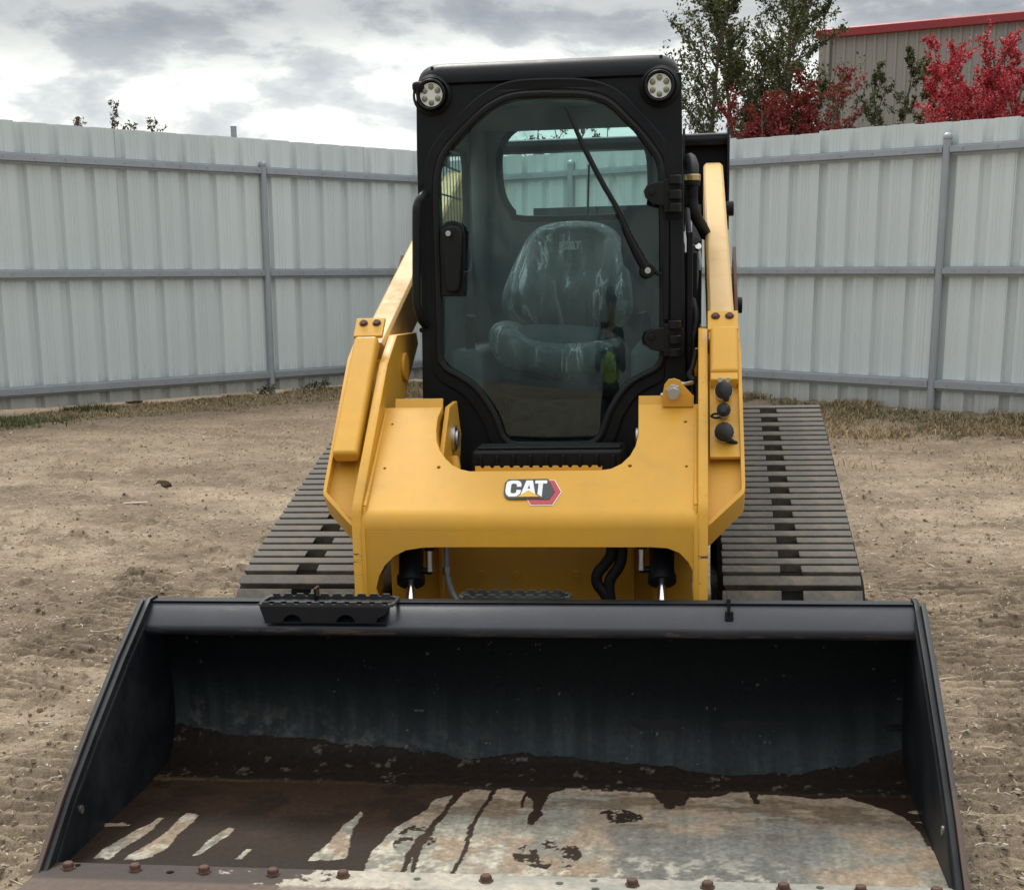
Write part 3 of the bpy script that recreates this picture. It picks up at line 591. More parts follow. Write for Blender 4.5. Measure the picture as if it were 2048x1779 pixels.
# bracket and sensor on the ear
bc = at(1347, 782, y=topL.y-.012); bw = []
for px, py in ((1325, 813), (1325, 790), (1329, 768), (1337, 758), (1349, 756), (1360, 760), (1369, 772), (1386, 790), (1386, 813)):
    q = at(px, py, y=topL.y-.012); bw.append((q.x, q.z))
brk = plate('sensor_bracket', [bw], .008, frame((0, topL.y-.016, 0), (1, 0, 0), (0, 0, 1)), Y_, cm)
MB().cyl(bc+Vector((0, -.002, 0)), bc+Vector((0, -.05, -.004)), .0175, 24).cyl(bc+Vector((0, 0, 0)), bc+Vector((0, -.018, 0)), .0225, 6).build('bracket_fitting', M['steel'], brk, bevel=.0015)
MB().cyl(bc+Vector((-.02, .0, -.012)), bc+Vector((-.034, .01, -.012)), .008, 10).build('bracket_clip', M['steel'], brk)
MB().tube(spline([bc+Vector((-.012, .01, .02)), bc+Vector((.0, .015, .027)), bc+Vector((.03, .03, .018)), bc+Vector((.055, .06, .02))], 6), .006, 8).build('bracket_hose', M['steel'], brk)
# yellow serrated edge and black rubber step under the door
y0s = at(942, 940, y=1.21)
a3 = at(948, 944, y=1.21); b3 = at(1203, 942, y=1.21)
serrated('serrated_edge', a3.x, b3.x, 1.235, a3.z-.006, .020, cm, Y_, tooth=.028, depth=.006)
MB().box(a3.x, b3.x, 1.20, 1.24, a3.z-.012, a3.z-.004).build('step_flange', Y_, cm, bevel=.001)
ca, cb = at(945, 930, y=1.52), at(1250, 905, y=1.60)
q = MB(); q.box(ca.x, cb.x, 1.50, 1.70, .70, .815)
dst = q.build('door_step', M['rubber'], loader, bevel=.012)
for i in range(9):
    x = ca.x+.03+i*(cb.x-ca.x-.06)/8; MB().box(x-.004, x+.004, 1.487, 1.502, .75, .80).build('step_rib', M['rubber'], dst, bevel=.002)
MB().box(ca.x+.015, cb.x-.01, 1.52, 1.62, .815, .824).build('step_ridge', M['rubber'], dst, bevel=.004)

# badge: letters, triangle and hexagon on a dark backing
def logo(parent, m4, w_, full=True, mats=None):
    # design units: 112 wide x 58 high, origin bottom left
    S_ = w_/112.0
    def P_(lst): return [(x*S_, y*S_) for x, y in lst]
    Cc_ = [(2, 30), (4, 22), (10, 16), (24, 16), (31, 22), (33, 28), (33, 33), (24, 33), (24, 27), (21, 24.5), (15, 24.5), (12.5, 28), (12.5, 46), (15, 49), (21, 49), (24, 46), (24, 41), (33, 41), (33, 48), (30, 54), (24, 57), (11, 57), (4, 54), (2, 46)]
    Aa = [(32, 16), (42, 57), (55, 57), (64, 16), (55, 22), (52.5, 30), (44.5, 30), (43, 24)]
    Ah = [(46, 36), (48.5, 46), (51, 36)]
    Tt = [(60, 57), (60, 49), (67, 49), (67, 22), (76, 15), (76, 49), (84, 49), (84, 57)]
    tri = [(26, 15), (49, 31), (72, 15)]
    th = .0012*w_/.13
    def lay(name, loops, z, mat): return plate(name, [P_(l) for l in loops], th, m4 @ Matrix.Translation((0, 0, z*th)), mat, parent, bev=.0001)
    if full:
        hexo = [(80, 59), (98, 59), (113, 30), (98, -2), (56, -2), (46, 15), (80, 15)]
        lay('red_hexagon', [offset_loop(hexo, 1.8)], .6, M['white']); lay('red_hexagon', [hexo], 1.2, M['red'])
        lay('hexagon_core', [[(82, 54), (90, 54), (101, 30), (91, 10), (72, 10), (66, 15), (80, 20)]], 2.2, M['dark'])
        back_ = [(0, 26), (4, 16), (11, 12), (76, 12), (86, 20), (86, 58), (84, 61), (6, 60), (0, 52)]
        lay('badge_backing', [offset_loop(back_, 1.2)], 2.6, M['dark'])
        a, b_, c_, d_ = M['white'], M['white'], M['white'], M['gold']
    else: a = b_ = c_ = d_ = M['greylogo']
    lay('letter_c', [Cc_], 3.6, a); lay('letter_a', [Aa, Ah], 3.6, b_); lay('letter_t', [Tt], 3.6, c_); lay('triangle', [tri], 4.2, d_)
badge = empty('badge', cm); l0 = sp2(1008, 1000); l1 = sp2(1120, 1000); lz = sp2(1064, 1013)
logo(badge, frame(tuple(Vector((0, py0, pz0))+sdirv*(lz[1]+.003)+snrm*.0065), (1, 0, 0), sdirv) @ Matrix.Translation((l0[0], 0, 0)) @ Matrix.Diagonal((1, 1.12, 1, 1)), l1[0]-l0[0])

# chassis front seen under the arch, cylinders, hoses
chs = empty('chassis', loader)
MB().box(-.46, .46, 1.36, 1.375, .22, .74).build('front_panel', Y_, chs)
for x in (-.30, .28, .345): MB().box(x-.006, x+.006, 1.335, 1.36, .22, .70).build('panel_rib', Y_, chs, bevel=.002)
for px in (965, 1032, 1153):
    c = at(px, 1148, y=1.36); MB().cyl(c, c+Vector((0, -.003, 0)), .012, 20).build('panel_plug', Y_, chs, bevel=.001)
MB().box(-.45, .45, 1.40, 3.35, .25, .70).build('lower_body', K, chs, bevel=.01)
for s, (pa_, pb_, pc_) in ((-1, ((822, 1095), (822, 1182), (811, 1206))), (1, ((1322, 1095), (1324, 1180), (1323, 1206)))):
    e = empty('tilt_cylinder', loader); t0 = at(*pa_, y=1.24)+Vector((0, .03, .10)); t1 = at(pb_[0], pb_[1]-14, y=1.13); t2 = t1+(t1-t0).normalized()*.20
    d = (t1-t0).normalized()
    MB().lathe(t1, -d, [(0, .004), (0, .036), (.004, .041), (.024, .041), (.025, .036), ((t1-t0).length, .036)]).build('cylinder_barrel', K, e, bevel=.001)
    MB().cyl(t1-d*.01, t2, .0135, 24).build('cylinder_rod', M['chrome'], e)
    MB().cyl(t1-d*.045, t1-d*.045+Vector((-s*.062, -.01, 0)), .010, 14).build('port_fitting', K, e, bevel=.001)
    f0 = t1-d*.045+Vector((-s*.058, -.01, 0)); MB().tube([f0, f0+Vector((0, .0, .03)), f0+Vector((0, .005, .085))], [.011, .009, .012], 12).build('port_elbow', M['steel'], e)
    MB().cyl(f0+Vector((0, .005, .06)), f0+Vector((0, .008, .16)), .014, 14).build('port_hose', M['rubber'], e)
hp = [at(x, y, y=1.20) for x, y in ((893, 1085), (893, 1110), (894, 1135), (897, 1160), (905, 1185), (918, 1205))]
MB().tube(spline(hp, 6), .0095, 12).build('grey_hose', M['galv'], chs); MB().cyl(at(893, 1132, y=1.20), at(894, 1148, y=1.20), .013, 14).build('hose_ferrule', M['steel'], chs)
for ps in (((1224, 1085), (1222, 1110), (1210, 1128), (1196, 1145), (1194, 1165), (1208, 1185), (1220, 1208)), ((1243, 1085), (1243, 1115), (1236, 1135), (1222, 1155), (1218, 1175), (1222, 1208))):
    MB().tube(spline([at(x, y, y=1.17) for x, y in ps], 7), .0165, 14).build('black_hose', M['rubber'], chs)

# ---------------- cab
cab = empty('cab', loader)
LEAN = math.tan(R(2.25)); YC = 1.745
def fp(px, py, dy=0):                      # on the leaning cab front
    q = at_plane(px, py, (0, YC+dy, 1.1), (0, 1, -LEAN)); return q
def fl(px, py, dy=0): q = fp(px, py, dy); return (q.x, (q.z-1.1)/math.cos(R(2.25)))
CURV = 3.0
def mfront(dy=0): return frame((0, YC+dy, 1.1), (1, 0, 0), (0, math.sin(R(2.25)), math.cos(R(2.25))))
def warp(co): co.y += (co.x*co.x)/(2*CURV); return co
def dens(loop, step=.02):
    o = []
    for i, p in enumerate(loop):
        q = loop[(i+1) % len(loop)]; d = math.hypot(q[0]-p[0], q[1]-p[1]); n = max(1, int(d/step))
        for k in range(n): o.append((p[0]+(q[0]-p[0])*k/n, p[1]+(q[1]-p[1])*k/n))
    return o
gpx = [(1105, 195), (1140, 195), (1172, 197), (1206, 206), (1228, 221), (1246, 239), (1267, 260), (1286, 282), (1300, 301), (1311, 318), (1318, 345), (1320, 405), (1321, 520), (1321, 622), (1321, 700), (1319, 718), (1308, 733), (1282, 746), (1258, 761), (1240, 780), (1225, 802), (1213, 825), (1205, 848), (1198, 866), (1186, 878), (1168, 882), (1100, 883), (1040, 883), (1022, 879), (1011, 868), (1004, 848), (996, 828), (980, 802), (966, 783), (950, 766), (923, 748), (900, 736), (888, 724), (884, 706), (884, 600), (881, 500), (878, 420), (878, 385), (880, 355), (888, 320), (900, 300), (914, 284), (930, 266), (950, 247), (975, 225), (996, 212), (1020, 202), (1050, 197)]
G = [fl(*p) for p in gpx]
G = [(p.x, p.y) for p in spline([(x, y, 0) for x, y in G], 3, closed=True)]
seal_o = offset_loop(G, .020); door_o = offset_loop(G, .050)
# body frame front
fo = [fl(*p, .012) for p in ((833, 175), (834, 300), (837, 420), (842, 560), (845, 700), (846, 800))]
Lx = [p for p in fo]; Rr_ = [fl(*p, .012) for p in ((1363, 145), (1365, 300), (1367, 420), (1369, 560), (1371, 700), (1372, 760))]
bz = -.52
body = [(-.36, bz)]+[(-.395, fo[-1][1]-.05)]+[ (x, y) for x, y in reversed(Lx)]+[(x, y) for x, y in Rr_]+[(.405, Rr_[-1][1]-.08), (.36, bz)]
hole = offset_loop(G, .012)
plate('front_frame', [body, dens(hole)], .018, mfront(.014), KC, cab, bev=.003, warp=None)
door = empty('door', cab)
dring = [offset_loop(G, .056), offset_loop(G, .018)]
# keep the door ring inside the body
ring_o = [(max(-.388, min(.372, x)), min(y, fl(1100, 152)[1])) for x, y in dring[0]]
plate('door_frame', [ring_o, dring[1]], .020, mfront(-.010), KC, door, bev=.006, warp=warp)
sl_ = [Vector((x, 0, y)) for x, y in offset_loop(G, .009)]
m4 = mfront(-.018)
def onf(x, y, d=0): v = m4 @ Vector((x, y, -d if 0 else 0)); v.y += x*x/(2*CURV)+d; return v
MB().tube([onf(p.x, p.z) for p in sl_]+[onf(sl_[0].x, sl_[0].z)], .0115, 8, caps=False).build('door_seal', M['rubber'], door)
# curved pane as a fine grid cut to the opening: ribbon fill between mirrored rows
gp = dens(offset_loop(G, .004), .012)
def pane(name, loop, m4_, mat, parent, curve=True, th=.005, rows=60):
    ys = [p[1] for p in loop]; y0, y1 = min(ys), max(ys); v = []; n = len(loop); cols = 24
    for r_ in range(rows+1):
        y = y0+(y1-y0)*(r_/rows)*.9998+1e-4*(y1-y0); xs = []
        for i in range(n):
            (xa, ya), (xb, yb) = loop[i], loop[(i+1) % n]
            if (ya > y) != (yb > y): xs.append(xa+(xb-xa)*(y-ya)/(yb-ya))
        a, b_ = min(xs), max(xs)
        for k in range(cols+1): v.append((a+(b_-a)*k/cols, y))
    c = cols+1; fr, bk = [], []
    for x, y in v:
        p = m4_ @ Vector((x, y, 0)); p.y += x*x/(2*CURV) if curve else 0; fr.append(p); bk.append(p+Vector((0, th, 0)))
    f = [(r_*c+k, r_*c+k+1, (r_+1)*c+k+1, (r_+1)*c+k) for r_ in range(rows) for k in range(cols)]; o_ = len(fr)
    f2 = [tuple(o_+i for i in reversed(q)) for q in f]
    bord = [(k, k+1) for k in range(cols)]+[(r_*c+cols, (r_+1)*c+cols) for r_ in range(rows)]+[(rows*c+k+1, rows*c+k) for k in reversed(range(cols))]+[((r_+1)*c, r_*c) for r_ in reversed(range(rows))]
    f3 = [(b_, a, a+o_, b_+o_) for a, b_ in bord]
    return MB().add(fr+bk, f+f2+f3).build(name, mat, parent, angle=50)
pane('door_glass', gp, mfront(-.008), M['glass'], door)
# latch handle
hp_ = [fl(*p) for p in ((884, 593), (880, 480), (884, 455), (894, 444), (906, 441), (918, 444), (928, 453), (931, 470), (929, 592))]
plate('latch_plate', [hp_], .010, mfront(-.026), M['plastic'], door, bev=.003, warp=warp)
h2 = [fl(*p) for p in ((884, 470), (888, 458), (900, 452), (918, 453), (928, 462), (927, 500), (924, 560), (921, 580), (912, 584), (898, 583), (894, 570), (888, 520))]
hd = plate('latch_handle', [h2], .024, mfront(-.044), M['plastic'], door, bev=.006, warp=warp)
c = fp(896, 467, -.06); MB().cyl(c, c+Vector((0, .01, 0)), .0085, 18).build('lock_cylinder', M['steel'], hd, bevel=.001)
# wiper motor cover inside the pane
wc = [fl(*p, .02) for p in ((1247, 420), (1262, 412), (1322, 410), (1322, 578), (1285, 576), (1270, 560), (1262, 545), (1246, 530), (1241, 500), (1242, 440))]
wcv = plate('wiper_motor_cover', [wc], .03, mfront(.045), M['plastic'], door, bev=.005, warp=warp)
# wiper
wp = empty('wiper', door)
pv = fp(1296, 541, -.035)
MB().cyl(pv+Vector((0, .03, 0)), pv+Vector((0, -.012, 0)), .022, 24).build('wiper_hub', M['plastic'], wp, bevel=.003)
MB().cyl(pv+Vector((0, -.012, 0)), pv+Vector((0, -.020, 0)), .0095, 18).build('wiper_nut', M['steel'], wp, bevel=.001)
ar = [fp(x, y, -.045) for x, y in ((1293, 535), (1278, 508), (1258, 470), (1245, 440), (1231, 412))]
MB().tube(ar, [.012, .0125, .0095, .0075, .006], 8).build('wiper_arm', M['plastic'], wp)
bl = [fp(x, y, -.033) for x, y in ((1132, 215), (1150, 255), (1168, 295), (1190, 338), (1210, 375), (1232, 412), (1247, 440))]
MB().tube(bl, [.004, .0065, .0085, .0085, .0085, .0085, .005], 7).build('wiper_blade', M['rubber'], wp)
# little hose to the wiper
MB().tube([fp(x, y, -.035) for x, y in ((1292, 525), (1302, 532), (1312, 542), (1322, 548))], .0035, 6).build('washer_hose', M['rubber'], wp)
# hinges
for hy in (388, 678):
    hg = empty('door_hinge', cab)
    o = [fl(*p) for p in ((1322, hy+24), (1304, hy+20), (1291, hy+8), (1288, hy-4), (1294, hy-16), (1310, hy-22), (1345, hy-26), (1368, hy-22), (1368, hy+30))]
    plate('hinge_leaf', [o], .012, mfront(-.034), M['plastic'], hg, bev=.003)
    c = fp(1303, hy-4, -.045); MB().cyl(c, c+Vector((0, -.006, 0)), .010, 6).build('hinge_bolt', M['plastic'], hg, bevel=.002)
    for k in (-38, -8, 18):
        a = fp(1350, hy+k, -.05); MB().tube([a, a+Vector((0, 0, -.028))], .020, 16).build('hinge_knuckle', M['plastic'], hg, bevel=.004)
    b0 = fp(1332, hy-30, -.045); MB().box(b0.x-.006, b0.x+.046, b0.y-.0, b0.y+.03, b0.z-.10, b0.z).build('hinge_block', M['plastic'], hg, bevel=.004)
# right post seam strips
for xa, xb in ((1326, 1338), (1341, 1366)):
    p, q = fl(xa, 440, -.0), fl(xb, 640, -.0)
    plate('post_strip', [[(p[0], p[1]), (q[0], p[1]), (q[0], q[1]), (p[0], q[1])]], .010, mfront(-.008), KC, cab, bev=.003)
# grab handle on the left
gh = [(850, 388, -.02), (842, 396, -.045), (835, 410, -.055), (833, 430, -.06), (833, 520, -.06), (833, 600, -.06), (836, 620, -.055), (842, 638, -.04), (852, 650, -.01)]
MB().tube(spline([fp(x, y, d) for x, y, d in gh], 6), .0135, 12).build('grab_handle', M['plastic'], cab)
# bolts on the posts
for px, py in ((841, 368), (844, 660), (1348, 348), (1347, 650)):
    c = fp(px, py, .004); MB().cyl(c, c+Vector((0, -.004, 0)), .0085, 16).build('post_bolt', KC, cab, bevel=.001)
# headlights
for px, py in ((863, 190), (1319, 172)):
    hl = empty('headlight', cab); c = fp(px, py, -.012); n = 32; ax = Vector((0, -1, 0))
    MB().lathe(c, ax, [(-.04, .0465), (.018, .0460), (.021, .0435), (.020, .0405), (.010, .0385), (.002, .0375)], 36).build('lamp_bezel', M['plastic'], hl)
    MB().cyl(c, c+ax*.006, .036, 32).build('lamp_reflector', M['lens'], hl, bevel=.001)
    for k in range(6):
        a = 2*math.pi*(k+.0)/6+.52; q = c+Vector((math.cos(a)*.0235, -.005, math.sin(a)*.0235)); MB().tube([q, q+ax*.004, q+ax*.007], [.0095, .0085, .004], 16).build('led', M['led'], hl)
    MB().tube([c+Vector((0, .05, 0)), c+Vector((0, .012, 0)), c+Vector((0, .002, 0))], [.066, .062, .052], 36, caps=False).build('lamp_recess', KC, hl)
# roof: rounded shell with an overhanging brim
def superslab(name, x0, x1, y0, y1, z0, z1, mat, parent, r=.045, rz=.03, crown=.0):
    q = MB(); rings = []; nseg = 6
    def rr(inset, z):
        o = []; a, b_, c_, d_ = x0+inset, x1-inset, y0+inset, y1-inset; R_ = max(r-inset*.5, .012)
        for cx, cy, s0 in ((b_-R_, d_-R_, 0), (a+R_, d_-R_, 90), (a+R_, c_+R_, 180), (b_-R_, c_+R_, 270)):
            for k in range(nseg+1):
                an = R(s0+90*k/nseg); o.append((cx+R_*math.cos(an), cy+R_*math.sin(an), z))
        return o
    for k in range(5): an = R(90*k/4); rings.append(rr(rz*(1-math.sin(an))*.35, z0+.012*(1-math.cos(R(90)-an))*0+(.012*math.sin(an))))
    for k in range(7): an = R(90*k/6); rings.append(rr(rz*(1-math.cos(an)), z1-rz+rz*math.sin(an)))
    n = len(rings[0]); v = [p for r_ in rings for p in r_]
    f = [(n*i+k, n*i+(k+1) % n, n*i+n+(k+1) % n, n*i+n+k) for i in range(len(rings)-1) for k in range(n)]+[tuple(reversed(range(n))), tuple(range(n*(len(rings)-1), n*len(rings)))]
    return q.add(v, f).build(name, mat, parent, angle=50)
roof = superslab('roof', -.408, .410, 1.772, 2.82, 1.915, 1.990, KC, cab, r=.07, rz=.055)
MB().box(-.39, .39, 1.79, 2.78, 1.88, 1.945).build('roof_frame', KC, cab, bevel=.01)
# arched brow over the door
bro = [fl(*p) for p in ((868, 165), (1355, 145), (1355, 205), (1335, 235), (1290, 212), (1250, 185), (1200, 166), (1140, 158), (1080, 160), (1020, 172), (975, 192), (930, 230), (895, 262), (868, 262))]
bro = [(p.x, p.y) for p in spline([(x, y, 0) for x, y in bro], 2, closed=True)]
lug = at(826, 168, y=1.72)
superslab('roof_corner_lug', lug.x-.010, lug.x+.028, 1.745, 1.85, lug.z-.022, lug.z+.012, KC, cab, r=.012, rz=.012)
for px, py in ((864, 131), (1322, 107)):
    c = at(px, py+3, y=1.76); MB().cyl(c+Vector((0, 0, -.01)), c+Vector((0, 0, .0)), .005, 8).build('roof_screw', KC, cab)
# side walls with windows and guard bars
for s in (-1, 1):
    out_ = [(1.77, .62), (1.80, 1.90), (2.80, 1.90), (2.74, 1.30), (2.74, .62)]
    win = [(2.05, 1.36), (2.02, 1.42), (2.03, 1.72), (2.07, 1.76), (2.62, 1.78), (2.66, 1.74), (2.65, 1.42), (2.61, 1.37)]
    plate('side_wall', [out_, win], .022, frame((s*.398, 0, 0), (0, 1, 0), (0, 0, 1)), KC, cab, bev=.003)
    plate('side_lining', [[(1.80, .66), (1.81, 1.89), (2.70, 1.89), (2.68, .66)], offset_loop(win, .012)], .010, frame((s*.380, 0, 0), (0, 1, 0), (0, 0, 1)), M['interior'], cab, bev=.002)
    plate('side_window', [offset_loop(win, .004)], .005, frame((s*.398, 0, 0), (0, 1, 0), (0, 0, 1)), M['sideglass'], cab, bev=.0005)
    for k in range(9):
        y = 2.07+k*.068; MB().box(s*.412-.001, s*.412+.001, y-.0035, y+.0035, 1.35, 1.78).build('guard_bar', K, cab)
    for k in range(4):
        z = 1.42+k*.10; MB().box(s*.414-.001, s*.414+.001, 2.03, 2.66, z-.003, z+.003).build('guard_rail', K, cab)
# rear wall with rounded window, deep moulded reveal
rwp = [fl_ for fl_ in (( -.262, 1.74), (-.258, 1.785), (-.235, 1.835), (-.20, 1.865), (-.15, 1.885), (.12, 1.887), (.19, 1.88), (.235, 1.85), (.268, 1.80), (.285, 1.74), (.287, 1.60), (.27, 1.565), (.23, 1.553), (-.17, 1.553), (-.215, 1.575), (-.245, 1.62), (-.258, 1.67))]
rwp = [(p.x, p.y) for p in spline([(x, y, 0) for x, y in rwp], 3, closed=True)]
plate('rear_wall', [[(-.39, .62), (-.39, 1.90), (.39, 1.90), (.39, .62)], rwp], .02, frame((0, 2.72, 0), (1, 0, 0), (0, 0, 1)), KC, cab, bev=.002)
plate('rear_lining', [[(-.37, .7), (-.37, 1.895), (.37, 1.895), (.37, .7)], offset_loop(rwp, .02)], .014, frame((0, 2.695, 0), (1, 0, 0), (0, 0, 1)), M['interior'], cab, bev=.006)
rs = [(x, 2.705, z) for x, z in offset_loop(rwp, .004)]; MB().tube(rs+[rs[0]], .008, 8, caps=False).build('rear_window_seal', M['rubber'], cab)
plate('rear_window', [offset_loop(rwp, .003)], .005, frame((0, 2.728, 0), (1, 0, 0), (0, 0, 1)), M['rearglass'], cab, bev=.0005)
MB().box(-.15, .30, 2.74, 2.78, 1.53, 1.585).build('window_sill_bar', KC, cab, bevel=.003)
# floor, consoles, joysticks, headliner
MB().box(-.385, .385, 1.80, 2.70, .66, .70).build('cab_floor', M['plastic'], cab)
superslab('headliner', -.37, .37, 1.82, 2.69, 1.86, 1.90, M['interior'], cab, r=.05, rz=.02)
for s in (-1, 1):
    superslab('side_console', s*.31-.06, s*.31+.06, 1.98, 2.55, .72, 1.10, M['interior'], cab, r=.03, rz=.03)
    MB().tube(spline([(s*.30, 2.05, 1.10), (s*.30, 2.03, 1.16), (s*.29, 2.02, 1.21)], 5), .016, 10).build('joystick', M['plastic'], cab)
    superslab('pillar_trim', s*.345-.03, s*.345+.03, 2.63, 2.69, 1.10, 1.88, M['interior'], cab, r=.03, rz=.02)
# seat under clear film
seat = empty('seat', loader)
def cushion(name, prof_, y0, y1, mat, parent, bulge=.03, rows=5, lean=0, zbase=0):
    # outline in (x, z), lofted in depth with rounded rim
    n = len(prof_); v = []; cx = sum(p[0] for p in prof_)/n; cz = sum(p[1] for p in prof_)/n; m_ = []
    lay = [(0.0, .80), (.12, .90), (.3, .97), (.55, 1.0), (.8, .98), (1.0, .90)]
    for d, k in lay:
        for x, z in prof_:
            v.append((cx+(x-cx)*k, y0+(y1-y0)*d+lean*(z-zbase), cz+(z-cz)*k))
    f = [(n*i+k, n*i+(k+1) % n, n*i+n+(k+1) % n, n*i+n+k) for i in range(len(lay)-1) for k in range(n)]
    # front cap with inner ring for a soft face
    b0 = len(v)
    for kk, dd in ((.6, -.10), (.3, -.14)):
        for x, z in prof_: v.append((cx+(x-cx)*kk, y0+(y1-y0)*dd+lean*(z-zbase), cz+(z-cz)*kk))
    f += [(k, b0+k, b0+(k+1) % n, (k+1) % n) for k in range(n)]+[(b0+k, b0+n+k, b0+n+(k+1) % n, b0+(k+1) % n) for k in range(n)]
    f += [tuple(range(b0+n, b0+2*n)), tuple(reversed(range(n*(len(lay)-1), n*len(lay))))]
    o = MB().add(v, f).build(name, mat, parent, angle=75); s_ = o.modifiers.new('sub', 'SUBSURF'); s_.levels = s_.render_levels = 2; return o
bk = [at(x, y, y=2.33) for x, y in ((1020, 640), (1012, 585), (1035, 520), (1050, 480), (1075, 455), (1110, 446), (1150, 443), (1190, 446), (1222, 458), (1240, 485), (1250, 540), (1262, 600), (1256, 650), (1140, 680))]
bkx = [(p.x, p.z) for p in spline([(q.x, 0, q.z) for q in bk], 2, closed=True) for p in [p]] if 0 else [(q.x, q.z) for q in bk]
cushion('backrest', bkx, 2.30, 2.46, M['seat'], seat, lean=.14, zbase=1.25)
su = [at(x, y, y=2.03) for x, y in ((975, 690), (1000, 655), (1080, 650), (1180, 655), (1235, 670), (1250, 710), (1235, 755), (1150, 770), (1060, 765), (1000, 745))]
cushion('seat_cushion', [(q.x, q.z) for q in su], 1.98, 2.36, M['seat'], seat)
fb = [at(x, y, y=2.29) for x, y in ((1000, 650), (992, 600), (1005, 560), (1030, 505), (1048, 470), (1070, 448), (1110, 440), (1150, 437), (1195, 441), (1228, 455), (1246, 485), (1256, 540), (1268, 605), (1262, 660), (1140, 700))]
cushion('backrest_film', [(q.x, q.z) for q in fb], 2.262, 2.50, M['film'], seat, lean=.14, zbase=1.25)
fs = [at(x, y, y=1.99) for x, y in ((966, 700), (965, 648), (1005, 641), (1030, 662), (1080, 676), (1180, 678), (1240, 672), (1262, 712), (1262, 775), (1210, 792), (1150, 772), (1100, 757), (1040, 745), (995, 740))]
cushion('cushion_film', [(q.x, q.z) for q in fs], 1.94, 2.33, M['film'], seat)
MB().box(-.17, .17, 2.0, 2.4, .70, .93).build('seat_base', M['plastic'], seat, bevel=.01)
lg = at(1118, 503, y=2.255); lg1 = at(1163, 503, y=2.255)
sl2 = empty('seat_logo', seat); logo(sl2, frame((lg.x, 2.245, lg.z-.006), (1, 0, 0), (0, .14, 1)) @ Matrix.Diagonal((1.33, 1.0, 1, 1)), lg1.x-lg.x, full=False)
# seat belt web
MB().tube(spline([at(x, y, y=2.2) for x, y in ((1108, 560), (1114, 600), (1122, 640), (1126, 690))], 6), [.006]*19, 6).build('belt_web', M['film'], seat)
MB().tube([at(1178, 330, y=2.55), at(1172, 560, y=2.35), at(1175, 700, y=2.1)], .004, 6).build('antenna_cable', M['plastic'], seat)

# ---------------- engine bay, rear tower, hoses on the right side
rear = empty('engine_bay', loader)
superslab('hood', -.42, .42, 2.86, 3.60, .70, 1.49, K, rear, r=.06, rz=.05)
for s in (-1, 1):
    MB().prism([(s*.47-.02, 3.05, .55), (s*.47-.02, 3.05, 1.45), (s*.47-.02, 3.20, 1.60), (s*.47-.02, 3.45, 1.60), (s*.47-.02, 3.55, .55)], (.04, 0, 0)).build('rear_tower', K, rear, bevel=.005)
MB().box(-.60, .60, 3.335, 3.44, 1.835, 1.885).build('rear_crossbeam', K, rear, bevel=.012)
MB().cyl((-.6, 3.36, 1.86), (.6, 3.36, 1.86), .028, 24).build('rear_torque_tube', K, rear)
for s in (-1, 1):
    for x in (.415, .596): MB().prism([(s*x-.005, 3.30, 1.50 if s > 0 else 1.80), (s*x-.005, 3.28, 1.86), (s*x-.005, 3.30, 1.905), (s*x-.005, 3.50, 1.905), (s*x-.005, 3.50, 1.50 if s > 0 else 1.80)], (.010, 0, 0)).build('rear_bracket', K, rear, bevel=.002)
    if s > 0: MB().box(.42, .60, 3.40, 3.42, 1.55, 1.84).build('rear_shield', K, rear)
MB().box(.425, .47, 1.95, 3.2, .70, 1.40).build('side_guard', K, rear, bevel=.004)
MB().box(.435, .455, 1.80, 1.90, .62, 1.46).build('side_guard', K, rear, bevel=.004)
hz = empty('arm_hoses', loader)
def hose(pts, r, name='hydraulic_hose', mat=None): return MB().tube(spline([at(x, y, y=d) for x, y, d in pts], 8), r, 12).build(name, mat or M['rubber'], hz)
hose([(1376, 330, 2.6), (1380, 318, 2.55), (1386, 335, 2.45), (1385, 365, 2.4), (1384, 400, 2.4), (1390, 430, 2.4), (1402, 450, 2.45), (1412, 470, 2.5)], .021)
a, b_ = at(1384, 349, y=2.4), at(1384, 362, y=2.4); MB().cyl(b_, a, .030, 24).build('hose_collar', M['brass'], hz, bevel=.003)
a, b_ = at(1384, 362, y=2.4), at(1384, 372, y=2.4); MB().cyl(b_, a, .029, 20).build('hose_collar', M['rubber'], hz, bevel=.003)
MB().box(.435, .47, 2.40, 2.44, 1.62, 1.66).build('hose_bracket', Y_, hz, bevel=.002)
hose([(1374, 420, 2.2), (1378, 470, 2.1), (1384, 500, 2.1), (1392, 520, 2.1), (1390, 580, 2.0)], .010)
hose([(1380, 470, 2.3), (1386, 492, 2.2), (1396, 500, 2.2), (1400, 540, 2.2)], .008, mat=M['galv'])
for i, (x, y) in enumerate(((1381, 492), (1389, 487), (1394, 498), (1388, 640), (1393, 655), (1385, 720))):
    c = at(x, y, y=2.15); MB().cyl(c, c+Vector((.004, -.02, .01)), .012, 8).build('hose_fitting', M['steel'] if i % 2 == 0 else K, hz, bevel=.001)
hose([(1392, 700, 1.7), (1385, 735, 1.66), (1378, 750, 1.6), (1390, 762, 1.5)], .008)
hose([(1384, 600, 1.95), (1392, 640, 1.9), (1384, 690, 1.85), (1388, 740, 1.8)], .014)

